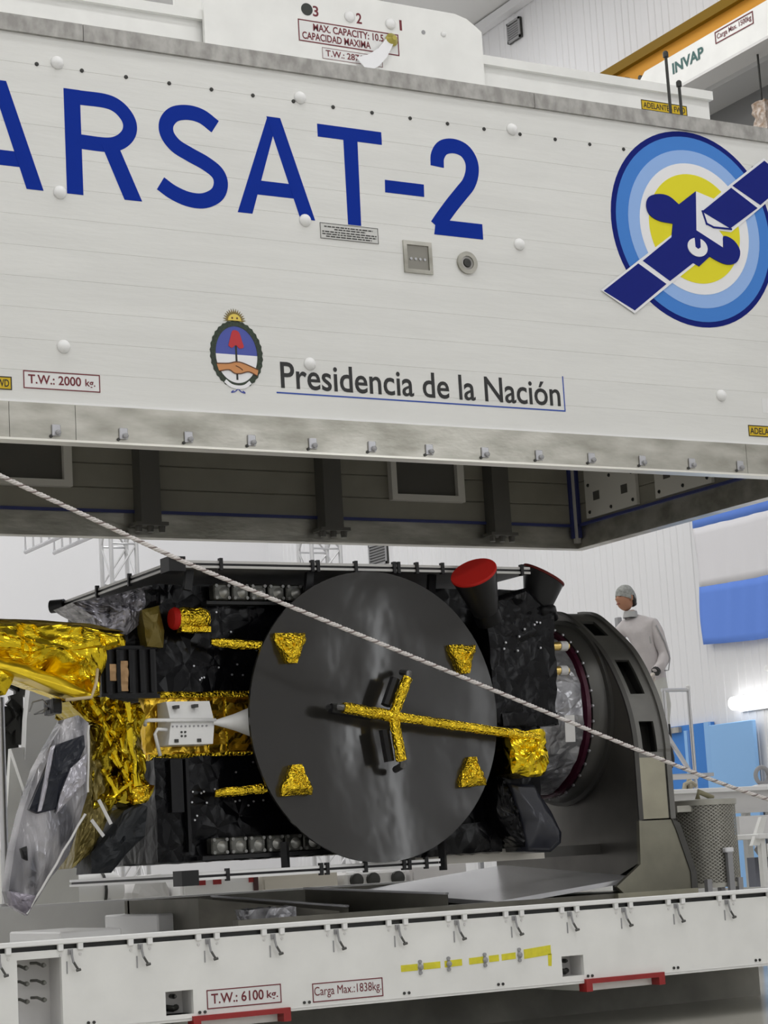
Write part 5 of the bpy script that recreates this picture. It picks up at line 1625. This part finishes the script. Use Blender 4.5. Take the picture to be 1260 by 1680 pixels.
# white bench behind the basket
bench = thing('equipment_bench', (11.9, 14.85, 0), 'long white bench with a grey apron behind the mesh basket', 'bench')
MB().cbox(10.90, 13.3, 14.55, 15.08, 1.515, 1.555, .006).build('bench_top', WHITE_PLAIN, bench)
MB().box(10.94, 13.26, 14.60, 14.63, 1.33, 1.514).build('apron', GREY_LIGHT, bench)
for x in (10.96, 12.1, 13.2):
    for y in (14.66, 15.0):
        MB().box(x-.03, x+.03, y-.03, y+.03, 0, 1.514).build('leg', WHITE2, bench)
MB().box(10.99, 11.5, 14.64, 15.04, .10, 1.30).build('cabinet', WHITE2, bench)
c = pY(1131, 1284, 14.8)
m = MB()
m.tube([(c.x-.06, 14.8, 1.555), (c.x-.05, 14.8, 1.60), (c.x, 14.78, 1.62), (c.x+.06, 14.8, 1.59)], .022, 8)
m.lathe([(.03, 0), (.035, .05), (.02, .09)], (c.x, 14.8, 1.555), 'Z', 12)
tag(m.build('pipe_fitting', mat('fitting_brass', (.36, .33, .25), .4, .6), None, True, 40), 'small metal pipe fitting standing on the bench top', 'fitting')
# handwheel ring on a pedestal
c = pY(1251, 1281, 14.8)
hw = thing('handwheel', (c.x, 14.8, 1.555), 'dark grey handwheel ring standing at the right end of the bench', 'handwheel')
MB().tube([(c.x+.072*cos(2*pi*i/24), 14.8, 1.652+.072*sin(2*pi*i/24)) for i in range(25)], .02, 8).build('rim', GREY_PLASTIC, hw, True)
MB().prism([(c.x-.13, 1.556), (c.x+.13, 1.556), (c.x+.05, 1.575), (c.x-.05, 1.575)], 14.76, 14.84, 'XZ').build('pedestal', WHITE_PLAIN, hw)
# low table at right
tb_ = thing('low_table', (12.1, 14.2, 0), 'low white table with sloping side at the right edge behind the tray', 'table')
c = pY(1216, 1370, 14.2)
MB().cbox(c.x-.02, c.x+1.0, 13.95, 14.45, 1.10, 1.145, .006).build('table_top', WHITE_PLAIN, tb_)
MB().prism([(c.x-.06, 1.05), (c.x+.02, 1.05), (c.x+.12, 1.28), (c.x+.06, 1.28)], 13.99, 14.03, 'XZ').build('side_cheek', WHITE2, tb_)
MB().box(c.x+.12, c.x+1.0, 14.36, 14.40, 1.145, 1.30).build('back_board', GREY_LIGHT, tb_)
MB().box(c.x+.10, c.x+1.0, 14.0, 14.03, .95, 1.06).build('apron', WHITE2, tb_)
for x in (c.x+.06, c.x+.9):
    for y in (14.02, 14.38):
        MB().box(x-.025, x+.025, y-.025, y+.025, 0, 1.10).build('leg', WHITE2, tb_)
MB().bar((c.x+.08, 14.1, 1.03), (c.x+.26, 14.1, .80), .05, .05).build('strut', GREY_PLASTIC, tb_)
MB().box(c.x+.12, c.x+.9, 14.2, 14.3, .55, .95).build('drawer', mat('slate_box', (.22, .23, .28), .5), tb_)

# mesh basket standing in the tray
bk = thing('mesh_basket', (9.55, 12.3, .65), 'cylindrical metal mesh basket on legs standing in the tray at right', 'basket')
bc = Vector((9.56, 12.35))
BR, z0, z1 = .24, .80, 1.37
MB().lathe([(BR-.012, z0), (BR-.012, z1)], (bc.x, bc.y, 0), 'Z', 40).build('drum', mat('drum_grey', (.36, .35, .31), .45, .4, var=.3, vscale=14), bk, True, 40)
m = MB()
nz, na = 46, 84
for s in (1, -1):
    for k in range(na):
        for i in range(nz):
            if (i+k) % 2:
                continue
            a0 = 2*pi*k/na; a1 = 2*pi*(k+s)/na
            za = z0+(z1-z0)*i/nz; zb = z0+(z1-z0)*(i+1)/nz
            p = (bc.x+BR*cos(a0), bc.y+BR*sin(a0), za); q = (bc.x+BR*cos(a1), bc.y+BR*sin(a1), zb)
            m.bar(p, q, .0042, .004, up=(cos(a0), sin(a0), 0))
mo = m.build('expanded_mesh', MESHM, bk)
mo['kind'] = 'stuff'
MB().lathe([(BR+.012, z1-.01), (BR+.016, z1+.03), (BR-.01, z1+.035)], (bc.x, bc.y, 0), 'Z', 40).build('top_hoop', MESHM, bk, True, 40)
MB().lathe([(BR+.008, z0-.02), (BR+.008, z0+.012)], (bc.x, bc.y, 0), 'Z', 40).build('bottom_hoop', MESHM, bk, True, 40)
for a in (-2.2, -1.1, .5, 2.0):
    x, y = bc.x+(BR+.01)*cos(a), bc.y+(BR+.01)*sin(a)
    MB().box(x-.02, x+.02, y-.02, y+.02, .65, .84).build('leg', GREY_PLASTIC, bk)
MB().box(bc.x-.015, bc.x+.03, bc.y-BR-.04, bc.y-BR-.012, .65, 1.02).build('front_post', GREY_PLASTIC, bk)
MB().cbox(bc.x-.035, bc.x+.04, bc.y-BR-.05, bc.y-BR-.005, 1.02, 1.055, .008).build('post_cap', LOGO_WHITE, bk)
MB().box(bc.x-BR-.08, bc.x-BR+.06, bc.y-.14, bc.y-.02, z1-.05, z1-.005).build('lug', MESHM, bk)
MB().tube([(bc.x-.10, bc.y-.1, z1+.036), (bc.x-.09, bc.y-.1, z1+.09), (bc.x+.02, bc.y-.12, z1+.04)], .02, 8).build('drum_cock', mat('cock_olive', (.28, .26, .16), .5), bk, True)

# ================================================================== THINGS ON THE FLOOR BEHIND THE TRAY
def cabinet(name, label, cat, xa, xb, ya, yb, z, m, extra=None, group=None):
    t = thing(name, ((xa+xb)/2, (ya+yb)/2, 0), label, cat, group)
    MB().cbox(xa, xb, ya, yb, .08, z, .012).build('body', m, t)
    MB().box(xa+.03, xb-.03, ya+.03, yb-.03, 0, .08).build('plinth', DARK_METAL, t)
    d = MB().box(xa+.03, xb-.03, ya-.012, ya, .12, z-.06).build('front_panel', m, t)
    MB().box(xb-.12, xb-.10, ya-.035, ya-.012, z-.32, z-.18).build('handle', DARK_METAL, d)
    return t
t = cabinet('equipment_cabinet', 'white cabinet with red tabs seen under the satellite', 'cabinet', 7.02, 7.72, 15.9, 16.5, 1.06, WHITE_PLAIN)
for x in (7.16, 7.30, 7.62):
    MB().box(x, x+.07, 15.875, 15.888, .99, 1.03).build('red_tab', RED_PAINT, t)
MB().box(7.66, 7.70, 15.872, 15.888, .86, 1.03).build('dark_strip', mat('maroon_dark', (.06, .02, .02), .5), t)
cabinet('equipment_cabinet', 'beige cabinet right of the white one with red tabs', 'cabinet', 7.76, 8.48, 15.95, 16.5, 1.06, mat('beige_box', (.68, .64, .56), .5))
t = thing('pump_unit', (8.75, 16.2, 0), 'dark pump unit with round dials below the dish', 'pump')
MB().cbox(8.55, 9.15, 15.95, 16.45, .1, 1.02, .02).build('body', GREY_LIGHT, t)
for x in (8.62, 8.78, 9.02):
    MB().lathe([(.06, 0), (.06, .03), (.04, .04)], (x+.03, 15.95, .95), n=18, frame=NEGY).build('dial', DARK_METAL, t, True, 40)
MB().box(8.58, 9.12, 15.98, 16.42, 0, .1).build('plinth', DARK_METAL, t)
cabinet('equipment_cabinet', 'pale grey cabinet below the right side of the dish', 'cabinet', 9.18, 9.75, 15.95, 16.5, 1.05, mat('pale_box', (.72, .70, .70), .5))
# tank at left
t = thing('storage_tank', (6.35, 16.2, 0), 'white horizontal tank lying on cradles behind the tray at left', 'tank')
MB().tube([(5.98, 16.2, 1.0), (6.03, 16.2, 1.0), (6.55, 16.2, 1.0), (6.62, 16.2, 1.0)], [.08, .15, .15, .10], 24).build('shell', WHITE_PLAIN, t, True, 40)
for x in (6.12, 6.46):
    MB().prism([(16.03, 0), (16.37, 0), (16.35, .92), (16.05, .92)], x-.03, x+.03, 'YZ').build('cradle', WHITE2, t)
MB().tube([(6.44, 16.2+.156*cos(a*pi/8), 1.0+.156*sin(a*pi/8)) for a in range(17)], .012, 6).build('strap', DARK_METAL, t)
MB().tube([(6.1, 16.2, 1.15), (6.2, 16.2, 1.185), (6.42, 16.2, 1.18)], .02, 8).build('hose', GREEN, t, True)
# wrapped roll beside the tank
pillow([(6.68, .02), (7.0, .02), (7.0, 1.0), (6.93, 1.12), (6.74, 1.10), (6.68, .98)], 16.1, .35, .05, .02, 6, .08)
t = thing('wrapped_case', (6.84, 16.25, 0), 'pale film-wrapped case between the tank and the white cabinet', 'case')
pillow([(6.68, .02), (7.0, .02), (7.0, .98), (6.93, 1.10), (6.74, 1.08), (6.68, .96)], 16.1, .35, .05, .02, 6, .08).build('film_wrap', GREY_LIGHT, t)
MB().box(6.69, 6.99, 16.09, 16.46, 0, .03).build('pallet', BEIGE_STEEL, t)
# shelf cart below the dish's right side
t = thing('tool_cart', (10.12, 16.85, 0), 'shelf cart with small coloured boxes seen between dish and stand', 'cart')
for z in (.5, .85, 1.12):
    MB().box(9.62, 10.62, 16.6, 17.1, z, z+.03).build('shelf', GREY_LIGHT, t)
for x in (9.64, 10.60):
    for y in (16.62, 17.08):
        MB().box(x-.02, x+.02, y-.02, y+.02, 0, 1.15).build('post', GREY_STEEL, t)
for i, (x, m_) in enumerate(((9.72, GREY_LIGHT), (9.86, mat('box_blue', (.35, .45, .62), .5)), (9.99, mat('box_amber', (.62, .48, .18), .5)), (10.12, DARK_METAL), (10.26, mat('box_cream', (.7, .66, .55), .5)))):
    nm = ['pale grey', 'light blue', 'amber', 'black', 'cream'][i]
    tag(MB().cbox(x-.05, x+.05, 16.7, 16.82, 1.15, 1.20+.015*(i % 2), .006).build('supply_box', m_), 'small %s box on the top shelf of the cart' % nm, 'box', 'supply boxes on the cart')
# white machine frame at far left
t = thing('machine_frame', (5.75, 15.3, 0), 'tall white panel machine behind the gold boom at left', 'machine')
def gl(pts, Y):
    return gp(pts, Y)
MB().prism(gl([(50, 1122), (104, 1135), (104, 1190), (92, 1260), (60, 1400), (30, 1400), (40, 1280), (44, 1180)], 15.2), 15.2, 15.3, 'XZ').build('white_panel', WHITE_PLAIN, t)
q = gl([(18, 1228), (34, 1226), (56, 1290), (44, 1306)], 15.1)
MB().prism(q, 15.1, 15.16, 'XZ').build('arm', WHITE_PLAIN, t)
MB().prism(gl([(18, 1228), (40, 1226), (30, 1395), (8, 1398)], 15.22), 15.22, 15.28, 'XZ').build('white_panel', WHITE2, t)
MB().box(5.25, 5.85, 15.12, 15.5, 0, 1.35).build('plinth', WHITE2, t)
p0 = pY(5, 1300, 15.0)
MB().tube([(p0.x, 15.0, 0), (p0.x, 15.0, 2.45)], .028, 12).build('pipe_post', ALU, t, True, 40)
MB().tube([(p0.x, 15.0, .85), (p0.x, 15.0, .95)], .045, 12).build('pipe_collar', GREY_PLASTIC, t, True, 40)
m = MB()
for a, b in (((12, 1120), (48, 1140)), ((14, 1150), (46, 1180)), ((20, 1140), (44, 1222)), ((12, 1200), (40, 1170)), ((30, 1118), (30, 1222))):
    m.bar(pY(*a, 15.4), pY(*b, 15.4), .05, .06)
m.box(5.36, 5.52, 15.42, 15.5, 1.9, 2.42)
m.build('dark_mechanism', DARK_METAL, t)
